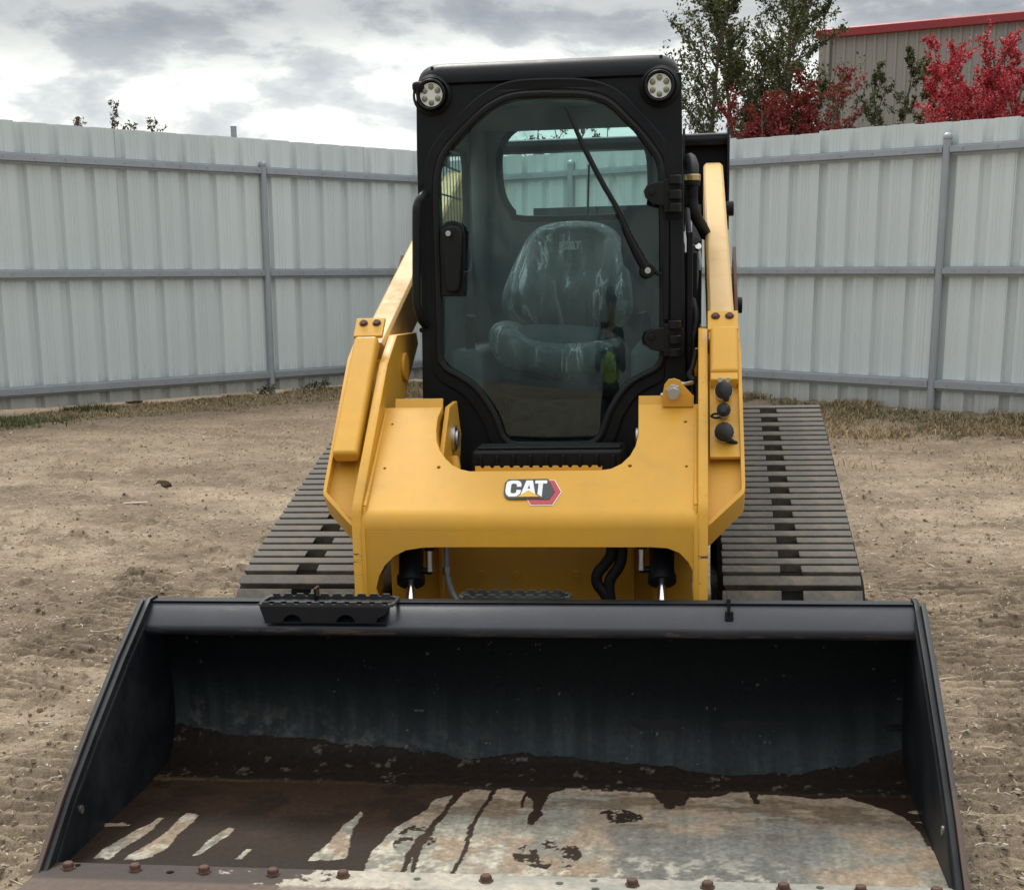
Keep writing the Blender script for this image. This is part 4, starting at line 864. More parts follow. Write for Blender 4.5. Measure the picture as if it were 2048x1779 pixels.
# ---------------- tracks
def convex(cs):
    # belt path: outer tangent hull of circles (y, z, r), clockwise seen from +x
    pts = []
    for (y, z, r) in cs:
        for k in range(180): a = 2*math.pi*k/180; pts.append((y+r*math.cos(a), z+r*math.sin(a)))
    pts = sorted(set(pts)); cr = lambda o, a, b: (a[0]-o[0])*(b[1]-o[1])-(a[1]-o[1])*(b[0]-o[0])
    lo, hi = [], []
    for p in pts:
        while len(lo) > 1 and cr(lo[-2], lo[-1], p) <= 0: lo.pop()
        lo.append(p)
    for p in reversed(pts):
        while len(hi) > 1 and cr(hi[-2], hi[-1], p) <= 0: hi.pop()
        hi.append(p)
    return lo[:-1]+hi[:-1]
belt = convex([(1.50, .235, .210), (2.95, .598, .180), (3.12, .20, .18)])
bp = np.array(belt+[belt[0]]); bl_ = np.concatenate([[0], np.cumsum(np.hypot(*np.diff(bp, axis=0).T))]); LT = bl_[-1]
def bpos(s_):
    s_ = s_ % LT; y = np.interp(s_, bl_, bp[:, 0]); z = np.interp(s_, bl_, bp[:, 1]); e = .02
    y1, z1 = np.interp((s_+e) % LT, bl_, bp[:, 0]), np.interp((s_+e) % LT, bl_, bp[:, 1]); y0_, z0_ = np.interp((s_-e) % LT, bl_, bp[:, 0]), np.interp((s_-e) % LT, bl_, bp[:, 1])
    t_ = Vector((0, y1-y0_, z1-z0_)).normalized(); return Vector((0, y, z)), t_
NROW = 2*round(LT/.0525/2); pitch = LT/NROW
def lugmesh(w_, name):
    # chamfered bar: long in x, tapering to the top, dropped outer end
    q = MB(); h = .033; b_ = [(-w_/2, -.0205), (w_/2, -.0205), (w_/2, .0205), (-w_/2, .0205)]; t_ = [(-w_/2+.022, -.0130), (w_/2-.022, -.0130), (w_/2-.022, .0130), (-w_/2+.022, .0130)]
    q.add([(x, y, -.028) for x, y in b_]+[(x, y, h) for x, y in t_], [(3, 2, 1, 0), (4, 5, 6, 7), (0, 1, 5, 4), (1, 2, 6, 5), (2, 3, 7, 6), (3, 0, 4, 7)])
    return q
for s in (-1, 1):
    tr = empty('rubber_track', loader); xc = .752 if s > 0 else -.742; W = .405
    q = MB(); v = []; nb = 150
    sec = [(-W/2-.014, -.034), (-W/2-.014, -.014), (-W/2-.002, .0), (W/2+.002, .0), (W/2+.014, -.014), (W/2+.014, -.034)]
    for k in range(nb):
        p, t_ = bpos(LT*k/nb); n = Vector((0, t_.z, -t_.y))
        for x, h in sec: v.append(Vector((xc+x, 0, 0))+p+n*h)
    m_ = len(sec); f = [(m_*i+k, m_*i+(k+1) % m_, m_*((i+1) % nb)+(k+1) % m_, m_*((i+1) % nb)+k) for i in range(nb) for k in range(m_)]
    q.add(v, f).build('track_belt', M['track'], tr, angle=50)
    full = lugmesh(W+.006, 'f'); lo_ = lugmesh(.175, 's'); meshes = {}
    for i in range(NROW):
        p, t_ = bpos(pitch*i); n = Vector((0, t_.z, -t_.y))
        items = [('f', full, 0)] if i % 2 == 0 else [('s', lo_, -.118), ('s', lo_, .118)]
        for key, qq, dx in items:
            if (s, key) not in meshes: o = qq.build('track_lug', M['lug'], tr, bevel=.004, seg=2); meshes[(s, key)] = o.data
            else: o = link(bpy.data.objects.new('track_lug', meshes[(s, key)]), tr); md = o.modifiers.new('bevel', 'BEVEL'); md.width = .003; md.segments = 2
            jit = random.uniform(-.0015, .0015)
            o.matrix_local = Matrix(((1, 0, 0, xc+dx), (0, t_.y, n.y, p.y+jit), (0, t_.z, n.z, p.z), (0, 0, 0, 1)))
            o.scale = (1+random.uniform(-.012, .006), 1, 1)
    for (y, z, r_, nm) in ((1.50, .235, .185, 'idler'), (3.12, .20, .15, 'idler'), (2.95, .598, .150, 'drive_sprocket'), (1.85, .13, .08, 'roller'), (2.1, .13, .08, 'roller'), (2.35, .13, .08, 'roller'), (2.6, .13, .08, 'roller'), (2.85, .13, .08, 'roller')):
        MB().tube([(xc-.17, y, z), (xc-.15, y, z), (xc-.14, y, z), (xc+.14, y, z), (xc+.15, y, z), (xc+.17, y, z)], [r_*.4, r_*.95, r_, r_, r_*.95, r_*.4], 32).build(nm, K if nm != 'drive_sprocket' else M['rust'], tr)
    MB().prism([(xc-.07, 1.55, .16), (xc-.07, 1.6, .30), (xc-.07, 2.3, .42), (xc-.07, 2.9, .48), (xc-.07, 3.1, .25), (xc-.07, 3.0, .12)], (.14, 0, 0)).build('track_frame', Y_, tr, bevel=.01)

# ================================================================== PHOTOGRAPHER, seen only mirrored in the door glass
M['skin'] = paint('skin', (.45, .27, .19), .5, dirt_amt=0, bmp=.05)
M['navy'] = paint('navy_trousers', (.012, .018, .045), .85, dirt_amt=.2, bmp=.4)
M['jacket'] = paint('dark_jacket', (.012, .013, .014), .8, dirt_amt=.1, bmp=.4)
M['hivis'] = paint('hi_vis_fabric', (.42, .62, .03), .7, dirt_amt=.1, bmp=.2)
def skin(name, verts, edges, rad, mat, parent, sub=2, root=0):
    me = bpy.data.meshes.new(name); me.from_pydata(verts, edges, []); o = link(bpy.data.objects.new(name, me), parent)
    sk = o.modifiers.new('skin', 'SKIN'); sk.use_smooth_shade = True
    for v, r_ in zip(me.skin_vertices[0].data, rad): r_ = r_ if isinstance(r_, tuple) else (r_, r_); v.radius = r_
    for v in me.skin_vertices[0].data: v.use_root = False
    me.skin_vertices[0].data[root].use_root = True
    s_ = o.modifiers.new('sub', 'SUBSURF'); s_.levels = s_.render_levels = sub; me.materials.append(mat); return o
man = empty('person'); man.location = (.07, -.34, 0)
# joints: pelvis, spine, chest, neck, head, arms raised to hold a phone at (-.07, .33, 1.37)
V = [(0, 0, .88), (0, 0, 1.05), (0, .01, 1.22), (0, .02, 1.36), (0, .045, 1.43), (0, .06, 1.50), (0, .06, 1.58),
     (.10, 0, .82), (.11, .02, .46), (.12, 0, .08), (.13, .10, .04), (-.10, 0, .82), (-.11, .02, .46), (-.12, 0, .08), (-.13, .10, .04),
     (.17, .02, 1.32), (.21, .10, 1.10), (.06, .25, 1.28), (.00, .29, 1.32), (-.17, .02, 1.32), (-.23, .10, 1.10), (-.13, .25, 1.27), (-.12, .29, 1.32)]
Ed = [(0, 1), (1, 2), (2, 3), (3, 4), (4, 5), (5, 6), (0, 7), (7, 8), (8, 9), (9, 10), (0, 11), (11, 12), (12, 13), (13, 14), (2, 15), (15, 16), (16, 17), (17, 18), (2, 19), (19, 20), (20, 21), (21, 22)]
Rd = [(.14, .10), (.125, .095), (.15, .105), (.055, .055), (.055, .06), (.082, .095), (.06, .07), .085, .055, .04, .035, .085, .055, .04, .035, .055, .042, .028, .026, .055, .042, .028, .026]
body_ = skin('body', V, Ed, Rd, M['skin'], man)
for hx, hz_, sg in ((0.0, 1.325, 1), (-.12, 1.325, -1)):
    for k, L_ in enumerate((.055, .065, .062, .050)):
        z = hz_+.028-k*.016; MB().tube([(hx, .30, z), (hx-sg*.02, .325, z), (hx-sg*.035, .345, z), (hx-sg*(.035+L_*.2), .338, z)], [.0085, .008, .0075, .006], 8).build('finger', M['skin'], man)
    MB().tube([(hx, .295, hz_+.02), (hx-sg*.005, .315, hz_+.05), (hx-sg*.02, .325, hz_+.062)], [.010, .009, .007], 8).build('thumb', M['skin'], man)
skin('trousers', [V[i] for i in (0, 7, 8, 9, 11, 12, 13)]+[(0, 0, .98)], [(0, 1), (1, 2), (2, 3), (0, 4), (4, 5), (5, 6), (0, 7)], [(.155, .12), .10, .075, .065, .10, .075, .065, (.145, .115)], M['navy'], man)
skin('jacket', [V[i] for i in (1, 2, 3, 15, 16, 17, 19, 20, 21)]+[(0, 0, .93)], [(0, 1), (1, 2), (1, 3), (3, 4), (4, 5), (1, 6), (6, 7), (7, 8), (0, 9)], [(.145, .115), (.165, .12), .075, .072, .056, .040, .072, .056, .040, (.15, .12)], M['jacket'], man)
skin('safety_vest', [(0, 0, .95), (0, 0, 1.08), (0, .005, 1.20), (0, .01, 1.27)], [(0, 1), (1, 2), (2, 3)], [(.165, .132), (.158, .128), (.168, .130), (.11, .10)], M['hivis'], man)
for s in (-1, 1):
    cushion('shoe', [(s*.125-.05, .0), (s*.125+.05, .0), (s*.125+.05, .06), (s*.125, .10), (s*.125-.05, .06)], -.10, .20, M['plastic'], man)
bm = bmesh.new(); bmesh.ops.create_uvsphere(bm, u_segments=24, v_segments=14, radius=.10)
for v in bm.verts: v.co.z *= 1.0; v.co.y *= 1.12; v.co.x *= .92
bmesh.ops.delete(bm, geom=[v for v in bm.verts if v.co.z < -.005 and v.co.y > -.03], context='VERTS')
me = bpy.data.meshes.new('hair'); bm.to_mesh(me); bm.free(); hr = finish(me, 'hair', M['jacket'], man, 0, 80); hr.location = (0, .052, 1.545); sd_ = hr.modifiers.new('th', 'SOLIDIFY'); sd_.thickness = .008
for x in (-.03, .03): MB().tube([(x, .138, 1.53), (x, .146, 1.53)], [.012, .008], 10).build('eye', M['plastic'], man)
MB().tube([(0, .145, 1.53), (0, .165, 1.50), (0, .150, 1.492)], [.008, .014, .008], 8).build('nose', M['skin'], man); MB().tube([(-.022, .146, 1.468), (0, .152, 1.466), (.022, .146, 1.468)], .005, 6).build('mouth', M['skin'], man)
tag(man, 'person in a hi-vis vest and navy trousers mirrored in the cab door glass', 'person')
ph = MB().box(-.075, .075, -.030, -.021, CAMH-.038, CAMH+.038).build('phone', M['plastic'], None, bevel=.003); tag(ph, 'black phone held out sideways by the mirrored person', 'phone')

# ================================================================== GROUND
def xym(x, y): dx, dy = x-O[0], y-O[1]; return dx*math.cos(yaw)-dy*math.sin(yaw), dx*math.sin(yaw)+dy*math.cos(yaw)
def gheight(x, y, fine=True):
    a, b_ = xym(x, y)
    wgt = sstep(3.2, 1.4, np.abs(a))*sstep(-2.4, -.6, b_)*sstep(6.5, 3.8, b_)
    z = math.tan(roll)*np.clip(a, -1.6, 1.6)*wgt-.012
    z = z+(fbm(x*.35+3, y*.35+8, 101, 3)-.5)*.10*(1-wgt*.95)
    far = sstep(11, 15.5, y)
    # mound of soil and grass against the fence on the right
    lf = (x-3.801)*math.cos(R(45.65))+(y-12.876)*math.sin(R(45.65))   # distance behind right fence line
    z = z+.12*sstep(-1.6, -.1, lf)*sstep(-.6, .8, x)*sstep(3.5, 2.5, lf)
    if not fine: return z
    # shallow wheel ruts sweeping across the yard
    for cx, cy, rr_, w_, d in ((-9.5, 1.0, 7.9, .16, .022), (-9.5, 1.0, 8.35, .12, -.012), (-4.0, 15.5, 6.3, .20, .03), (-4.0, 15.5, 5.8, .14, -.018), (-2.2, -3.0, 8.8, .16, .018), (5.5, 2.0, 2.5, .12, .022), (5.5, 2.0, 2.7, .07, -.014), (7.5, 4.5, 4.3, .13, .014)):
        r_ = np.hypot(x-cx+.3*(fbm(x*.8, y*.8, 130, 3)-.5), y-cy); z = z-d*np.exp(-((r_-rr_)/w_)**2)*sstep(.3, .55, fbm(x*.9+5, y*.9, 140, 3))
    under = sstep(1.02, .9, np.abs(a))*sstep(-.1, .1, b_)
    stp_ = np.maximum(sstep(.25, .18, np.abs(a+1.42)), sstep(.25, .18, np.abs(a-1.45)))*sstep(-2.3, -1.6, b_)*sstep(4.2, 3.2, b_)
    rough = (1-.9*under)*(1-.45*stp_)
    z = z+((fbm(x*2.2, y*2.2, 102, 4)-.5)*.035+(fbm(x*9, y*9, 106, 4, .6)-.5)*.030+(np.abs(fbm(x*22+fbm(x*5, y*5, 3)*2, y*22, 110, 4, .6)-.5))*-.030)*rough
    clod = sstep(.68, .80, fbm(x*13, y*13, 115, 3, .5)); z = z+clod*.024*rough
    # lug prints left by the tracks: ridges across the travel direction
    ph = b_+.10*np.sin(a*.8)+.05*(fbm(a*1.5, b_*1.5, 120, 3)-.5)
    rid = np.clip(np.sin(2*math.pi*ph/.0525*.75)*1.6, -1, 1)
    m1 = sstep(.38, .50, fbm(a*1.1+4, b_*.55+2, 121, 3))*sstep(.92, 1.02, np.abs(a))*sstep(2.6, 1.9, np.abs(a))*sstep(-2.0, -.8, b_)*sstep(4.5, 3, b_)
    z = z+rid*.013*m1*(.4+1.1*fbm(x*7, y*7, 122, 3))
    for c_, w_ in ((-1.42, .23), (-1.98, .22), (1.45, .23), (1.99, .2)):         # last passes of the machine right beside the tracks
        mk = sstep(w_+.03, w_-.03, np.abs(a-c_-.12*np.sin(b_*.9)))*sstep(.30, .46, fbm(a*1.6+c_, b_*1.6, 160, 3))*sstep(-2.3, -1.6, b_)*sstep(4.2, 3.2, b_)
        z = z-.012*mk+np.clip(np.sin(2*math.pi*(b_+.012*np.sin(a*9))/.082)*2.4, -1, 1)*.017*mk*(.5+fbm(x*9, y*9, 161, 3))
    a2 = (x+3.2)*math.cos(R(-38))-(y-5.2)*math.sin(R(-38)); b2 = (x+3.2)*math.sin(R(-38))+(y-5.2)*math.cos(R(-38))
    m2 = sstep(.30, .22, np.abs(a2-.1*np.sin(b2)))*sstep(.40, .55, fbm(x*1.3, y*1.3, 125, 3)); z = z+np.clip(np.sin(2*math.pi*b2/.085)*2.0, -1, 1)*.010*m2
    return z
def stretch(lo, hi, s0, g, lim): 
    o = [hi]; s_ = s0
    while o[-1] < lim: s_ *= g; o.append(min(lim, o[-1]+s_))
    p = [lo]; s_ = s0
    while p[-1] > -lim: s_ *= g; p.append(max(-lim, p[-1]-s_))
    return p[:0:-1], o[1:]
fx = np.arange(-3.2, 3.4, .0135); l_, r_ = stretch(fx[0], fx[-1], .0135, 1.07, 420); gx = np.array(l_+list(fx)+r_)
y1_ = list(np.arange(2.3, 7.2, .0135)); stp = .0135
while y1_[-1] < 17.5: stp = min(.045, stp*1.015); y1_.append(y1_[-1]+stp)
while y1_[-1] < 600: stp *= 1.12; y1_.append(y1_[-1]+stp)
bk_ = [2.3]; stp = .0135
while bk_[-1] > -300: stp *= 1.12; bk_.append(bk_[-1]-stp)
gy = np.array(bk_[:0:-1]+y1_)
GX, GY = np.meshgrid(gx, gy); GZ = gheight(GX, GY)
GZ = np.where(np.hypot(GX, GY-8) > 30, -.05, GZ)
def soilmask(x, y):
    # 0 pale dry crust, 1 darker turned soil: sweeping wheel passes, print strips and random churned patches
    a, b_ = xym(x, y); k = np.zeros_like(x)
    for cx, cy, rr_, w_ in ((-9.5, 1.0, 8.1, .22), (-4.0, 15.5, 6.05, .28), (-4.0, 15.5, 8.6, .3), (-2.2, -3.0, 8.8, .25), (5.5, 2.0, 2.6, .16), (7.5, 4.5, 4.3, .22)):
        r_ = np.hypot(x-cx+.3*(fbm(x*.8, y*.8, 130, 3)-.5), y-cy); k = np.maximum(k, np.exp(-((r_-rr_)/w_)**2)*sstep(.35, .6, fbm(x*1.3+5, y*1.3, 141, 4)))
    for c_ in (-1.42, 1.45): k = np.maximum(k, .75*sstep(.34, .14, np.abs(a-c_-.12*np.sin(b_*.9)))*sstep(.35, .6, fbm(x*2, y*2, 142, 4)))
    k = np.maximum(k, sstep(.50, .66, fbm(x*.9+20, y*1.7, 143, 6, .62))); return np.clip(k*(.55+.9*fbm(x*8, y*8, 144, 4, .6)), 0, 1)
GS = soilmask(GX, GY)
m, t, b = newmat('dirt'); oc = objco(t)
a1 = noise(t, oc, .8, 6, .6, .5); a2 = noise(t, oc, 6, 8, .65, .3); a3 = noise(t, oc, 42, 9, .78); a4 = noise(t, oc, 190, 4, .8)
stre = nd('ShaderNodeMapping', t); stre.inputs['Rotation'].default_value = (0, 0, .3); stre.inputs['Scale'].default_value = (.6, 1.15, 1); t.links.new(oc, stre.inputs[0]); a5 = noise(t, stre.outputs[0], 2.4, 6, .65, .6)
c = ramp(t, math_(t, 'ADD', math_(t, 'MULTIPLY', a5.outputs[0], .6), math_(t, 'MULTIPLY', a2.outputs[0], .4)), [(.38, (.135, .106, .076)), (.46, (.21, .167, .122)), (.53, (.30, .242, .178)), (.63, (.40, .33, .245))])
sa = nd('ShaderNodeAttribute', t, attribute_name='gloss'); c = mixc(t, math_(t, 'MULTIPLY', sa.outputs['Fac'], .62), mixc(t, .35, c.outputs[0], (.36, .295, .22)), (.135, .104, .076))
c = mixc(t, .85, c, ramp(t, a3.outputs[0], [(.34, (.38,)*3), (.47, (.95,)*3), (.60, (1.1,)*3), (.70, (1.5,)*3)]).outputs[0], 'MULTIPLY')
c = mixc(t, .8, c, ramp(t, a4.outputs[0], [(.3, (.5,)*3), (.5, (1,)*3), (.68, (1.5,)*3)]).outputs[0], 'MULTIPLY')
c = mixc(t, .5, c, (1.06, 1.0, .90), 'MULTIPLY')
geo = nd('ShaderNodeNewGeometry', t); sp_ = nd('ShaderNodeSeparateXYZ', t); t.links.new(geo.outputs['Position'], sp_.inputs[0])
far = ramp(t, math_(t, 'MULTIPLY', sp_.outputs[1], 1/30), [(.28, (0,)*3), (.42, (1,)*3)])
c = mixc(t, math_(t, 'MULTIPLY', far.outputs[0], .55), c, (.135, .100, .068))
t.links.new(c, b.inputs['Base Color']); b.inputs['Roughness'].default_value = .95; b.inputs['Specular IOR Level'].default_value = .15
bump(t, b, math_(t, 'ADD', a3.outputs[0], math_(t, 'MULTIPLY', a4.outputs[0], .5)), .8, .012)
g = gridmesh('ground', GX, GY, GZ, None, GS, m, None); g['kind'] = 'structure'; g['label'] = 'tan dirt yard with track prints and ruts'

def gz1(x, y): return float(gheight(np.array([[x]]), np.array([[y]]))[0, 0])
def gzn(xs, ys): return gheight(xs, ys)

# stones, wood chips, straw
def scatter(name, n, region, mk, mat, label, kindcat):
    V, Fc = [], []; xs, ys = region(n); zs = gzn(xs, ys); k = 0
    for x, y, z in zip(xs, ys, zs):
        v, f = mk(x, y, z); Fc += [tuple(i+k for i in q) for q in f]; V += v; k += len(v)
    me = bpy.data.meshes.new(name); me.from_pydata(V, [], Fc); o = finish(me, name, mat, None, 0, 20); o['kind'] = 'stuff'; o['label'] = label; return o
def reg_yard(n):
    y = 2.6*np.exp(rng.random(n)*math.log(13/2.6)); x = (rng.random(n)*2-1)*(.55*y+.4); a, b_ = xym(x, y)
    k = ~((np.abs(a) < 1.08) & (b_ > -.1) & (b_ < .95)) & ~((np.abs(a) < 1.0) & (b_ > 1.2) & (b_ < 3.4)); return x[k], y[k]
def stone(x, y, z):
    s_ = random.choice((.003, .004, .004, .005, .006, .008, .012)); a = random.random()*6.28; h = s_*random.uniform(.5, .9); v = []
    for k in range(5): q = a+k*1.2566; r_ = s_*random.uniform(.7, 1.15); v.append((x+r_*math.cos(q), y+r_*math.sin(q), z-.002))
    for k in range(5): q = a+.3+k*1.2566; r_ = s_*random.uniform(.4, .75); v.append((x+r_*math.cos(q), y+r_*math.sin(q), z+h*random.uniform(.7, 1.1)))
    return v, [(k, (k+1) % 5, 5+(k+1) % 5, 5+k) for k in range(5)]+[(5, 6, 7, 8, 9)]
m, t, b = newmat('pebbles'); oc = objco(t); a1 = noise(t, oc, 30, 2, .5); t.links.new(ramp(t, a1.outputs[0], [(.35, (.19, .15, .11)), (.48, (.28, .23, .17)), (.60, (.42, .37, .29)), (.72, (.66, .61, .52))]).outputs[0], b.inputs['Base Color']); b.inputs['Roughness'].default_value = .85; M['pebble'] = m
scatter('pebbles', 20000, reg_yard, stone, M['pebble'], 'small stones and crumbs of soil strewn over the dirt yard', None)
def straw(x, y, z):
    L_ = random.uniform(.008, .032); a = random.gauss(.2, 1.0); w_ = random.uniform(.0010, .0022); d = Vector((math.cos(a), math.sin(a), random.uniform(-.1, .2)))*L_; s_ = Vector((-math.sin(a), math.cos(a), 0))*w_; p = Vector((x, y, z+.004)); mdl = p+d*.5+Vector((0, 0, .003))+s_*random.uniform(-2, 2)
    top = Vector((0, 0, w_))
    return [tuple(q) for q in (p-s_, p+s_, p+top, mdl-s_, mdl+s_, mdl+top, p+d-s_*.4, p+d+s_*.4, p+d+top*.5)], [(0, 2, 5, 3), (2, 1, 4, 5), (3, 5, 8, 6), (5, 4, 7, 8)]
m, t, b = newmat('straw_bits'); oc = objco(t); a1 = noise(t, oc, 8, 2, .5); t.links.new(ramp(t, a1.outputs[0], [(.35, (.16, .12, .08)), (.48, (.40, .33, .23)), (.6, (.66, .58, .44))]).outputs[0], b.inputs['Base Color']); b.inputs['Roughness'].default_value = .8; M['strawbits'] = m
M['crumb'] = paint('soil_crumbs', (.19, .145, .105), .95, dirt=(.22, .17, .12), dirt_amt=.6, bmp=0, var=.4, spec=.1)
scatter('soil_crumbs', 7000, reg_yard, lambda x, y, z: stone(x, y, z+.001), M['crumb'], 'dark crumbs of turned soil over the dirt yard', None)
scatter('straw', 20000, reg_yard, straw, M['strawbits'], 'broken straw and wood splinters lying on the dirt', None)
def twig(x, y, z):
    q = MB(); L_ = random.uniform(.06, .16); a = random.gauss(.1, .7); p = Vector((x, y, z+.006)); pts = [p]
    for k in range(3): a += random.uniform(-.4, .4); p = p+Vector((math.cos(a), math.sin(a), random.uniform(-.04, .08)))*L_/3; pts.append(p.copy())
    q.tube(pts, [.0022, .0018, .0014, .0008], 4); return q.v, q.f
scatter('twigs', 420, reg_yard, twig, M['strawbits'], 'thin pale twigs lying about on the dirt', None)

# one-off things on the dirt
def clodthing(x, y, r_, lab, nm='dirt_clod', cat='clod', mat=None, flat=.6):
    bm = bmesh.new(); bmesh.ops.create_icosphere(bm, subdivisions=4, radius=r_)
    for v in bm.verts:
        k = 1+.28*(float(fbm(np.array([v.co.x/r_*2+9+x*7]), np.array([v.co.y/r_*2+v.co.z/r_*1.3+y*3]), 200, 4)[0])-.5)*1.6; v.co *= k; v.co.z *= flat
    me = bpy.data.meshes.new(nm); bm.to_mesh(me); bm.free(); o = finish(me, nm, mat, None, 0, 60); o.location = (x, y, gz1(x, y)+r_*flat*.45); return tag(o, lab, cat)
M['clod'] = paint('dark_soil', (.055, .036, .024), .95, dirt=(.12, .085, .06), dirt_amt=.6, bmp=1.0, var=.4, spec=.1)
def gpx_(px, py):
    q = ray(px, py); t_ = (0-CAMH)/q[2]; q = CAM+q*t_; return q[0], q[1]
x, y = gpx_(325, 962); clodthing(x, y, .055, 'largest dark clod of soil, alone on the bare dirt left of the loader', mat=M['clod'])
x, y = gpx_(268, 806); clodthing(x, y, .085, 'dark brown clod close to the foot of the left metal fence', mat=M['clod'])
M['palewood'] = paint('pale_wood', (.62, .56, .46), .8, dirt_amt=.3, bmp=.3)
x, y = gpx_(270, 998); z = gz1(x, y); q = MB().bar((x-.07, y, z+.012), (x+.07, y+.03, z+.014), .014, .008).build('wood_splinter', M['palewood'], None, bevel=.002); tag(q, 'short pale splinter of wood lying flat below the dark clod', 'wood scrap')
x, y = gpx_(1955, 828); z = gz1(x, y)
q = MB().add([(x-.05, y, z), (x+.03, y-.02, z), (x+.05, y+.02, z+.05), (x-.02, y+.03, z+.10), (x-.03, y+.05, z+.01)], [(0, 1, 2, 3), (0, 3, 4), (1, 4, 2), (2, 4, 3), (0, 4, 1)]).build('scrap', M['white'], None); tag(q, 'crumpled white scrap in the dry grass below the right fence', 'litter')

# ================================================================== FENCE
def rot2(a): return Vector((math.sin(a), math.cos(a), 0))
M['sheet'] = None
m, t, b = newmat('ribbed_sheet_paint'); oc = objco(t); mpp = nd('ShaderNodeMapping', t); mpp.inputs['Scale'].default_value = (9, 9, .5); t.links.new(oc, mpp.inputs[0])
a1 = noise(t, mpp.outputs[0], 3, 7, .65); a2 = noise(t, oc, 1.3, 5, .6); a3 = noise(t, oc, 60, 4, .7)
oi = nd('ShaderNodeObjectInfo', t)
c = mixc(t, a2.outputs[0], (.565, .625, .625), (.65, .705, .705)); c = mixc(t, .8, c, ramp(t, a1.outputs[0], [(.30, (.965,)*3), (.5, (1, 1, 1)), (.7, (1.01,)*3)]).outputs[0], 'MULTIPLY')
c = mixc(t, 1.0, c, ramp(t, oi.outputs['Random'], [(0, (.93, .94, .94)), (1, (1.04, 1.03, 1.03))]).outputs[0], 'MULTIPLY')
szz = nd('ShaderNodeSeparateXYZ', t); t.links.new(oc, szz.inputs[0]); c = mixc(t, math_(t, 'MULTIPLY', ramp(t, math_(t, 'ADD', szz.outputs[2], math_(t, 'MULTIPLY', math_(t, 'SUBTRACT', a1.outputs[0], .5), .35)), [(.08, (1,)*3), (.30, (0,)*3)]).outputs[0], .55), c, (.30, .25, .19))
t.links.new(c, b.inputs['Base Color']); b.inputs['Roughness'].default_value = .42; b.inputs['Specular IOR Level'].default_value = .4; bump(t, b, a3.outputs[0], .08, .002); M['sheet'] = m
def sheetmesh(w_, h, pitch_, rib=.040, minor=True):
    # cross-section seen from inside: flat pans with a channel pressed away from the viewer at every rib
    u = []; n = round(w_/pitch_); 
    for i in range(n):
        x = i*pitch_; u += [(x+.0, 0), (x+.022, rib), (x+.088, rib), (x+.110, 0)]
        if minor:
            for k in (.42, .58, .74): xx = x+.11+(pitch_-.11)*(k-.18); u += [(xx-.014, 0), (xx-.006, .006), (xx+.006, .006), (xx+.014, 0)]
    u.append((n*pitch_+.012, 0)); v = []; f = []; nz = 12
    for k in range(nz+1):
        for x, d in u: v.append((x, d, h*k/nz))
    for k in range(nz+1):
        for x, d in u: v.append((x, d+.0012, h*k/nz))
    c_ = len(u); o_ = c_*(nz+1)
    for k in range(nz):
        for i in range(c_-1): a = k*c_+i; f += [(a, a+1, a+c_+1, a+c_), (o_+a, o_+a+c_, o_+a+c_+1, o_+a+1)]
    top = nz*c_
    for i in range(c_-1): f += [(top+i, top+i+1, o_+top+i+1, o_+top+i), (i+1, i, o_+i, o_+i+1)]
    for k in range(nz): f += [(k*c_, (k+1)*c_, o_+(k+1)*c_, o_+k*c_), ((k+1)*c_+c_-1, k*c_+c_-1, o_+k*c_+c_-1, o_+(k+1)*c_+c_-1)]
    me = bpy.data.meshes.new('panel'); me.from_pydata(v, [], f); me.materials.append(M['sheet']); me.polygons.foreach_set('use_smooth', np.ones(len(f), bool)); me.set_sharp_from_angle(angle=R(12)); return me
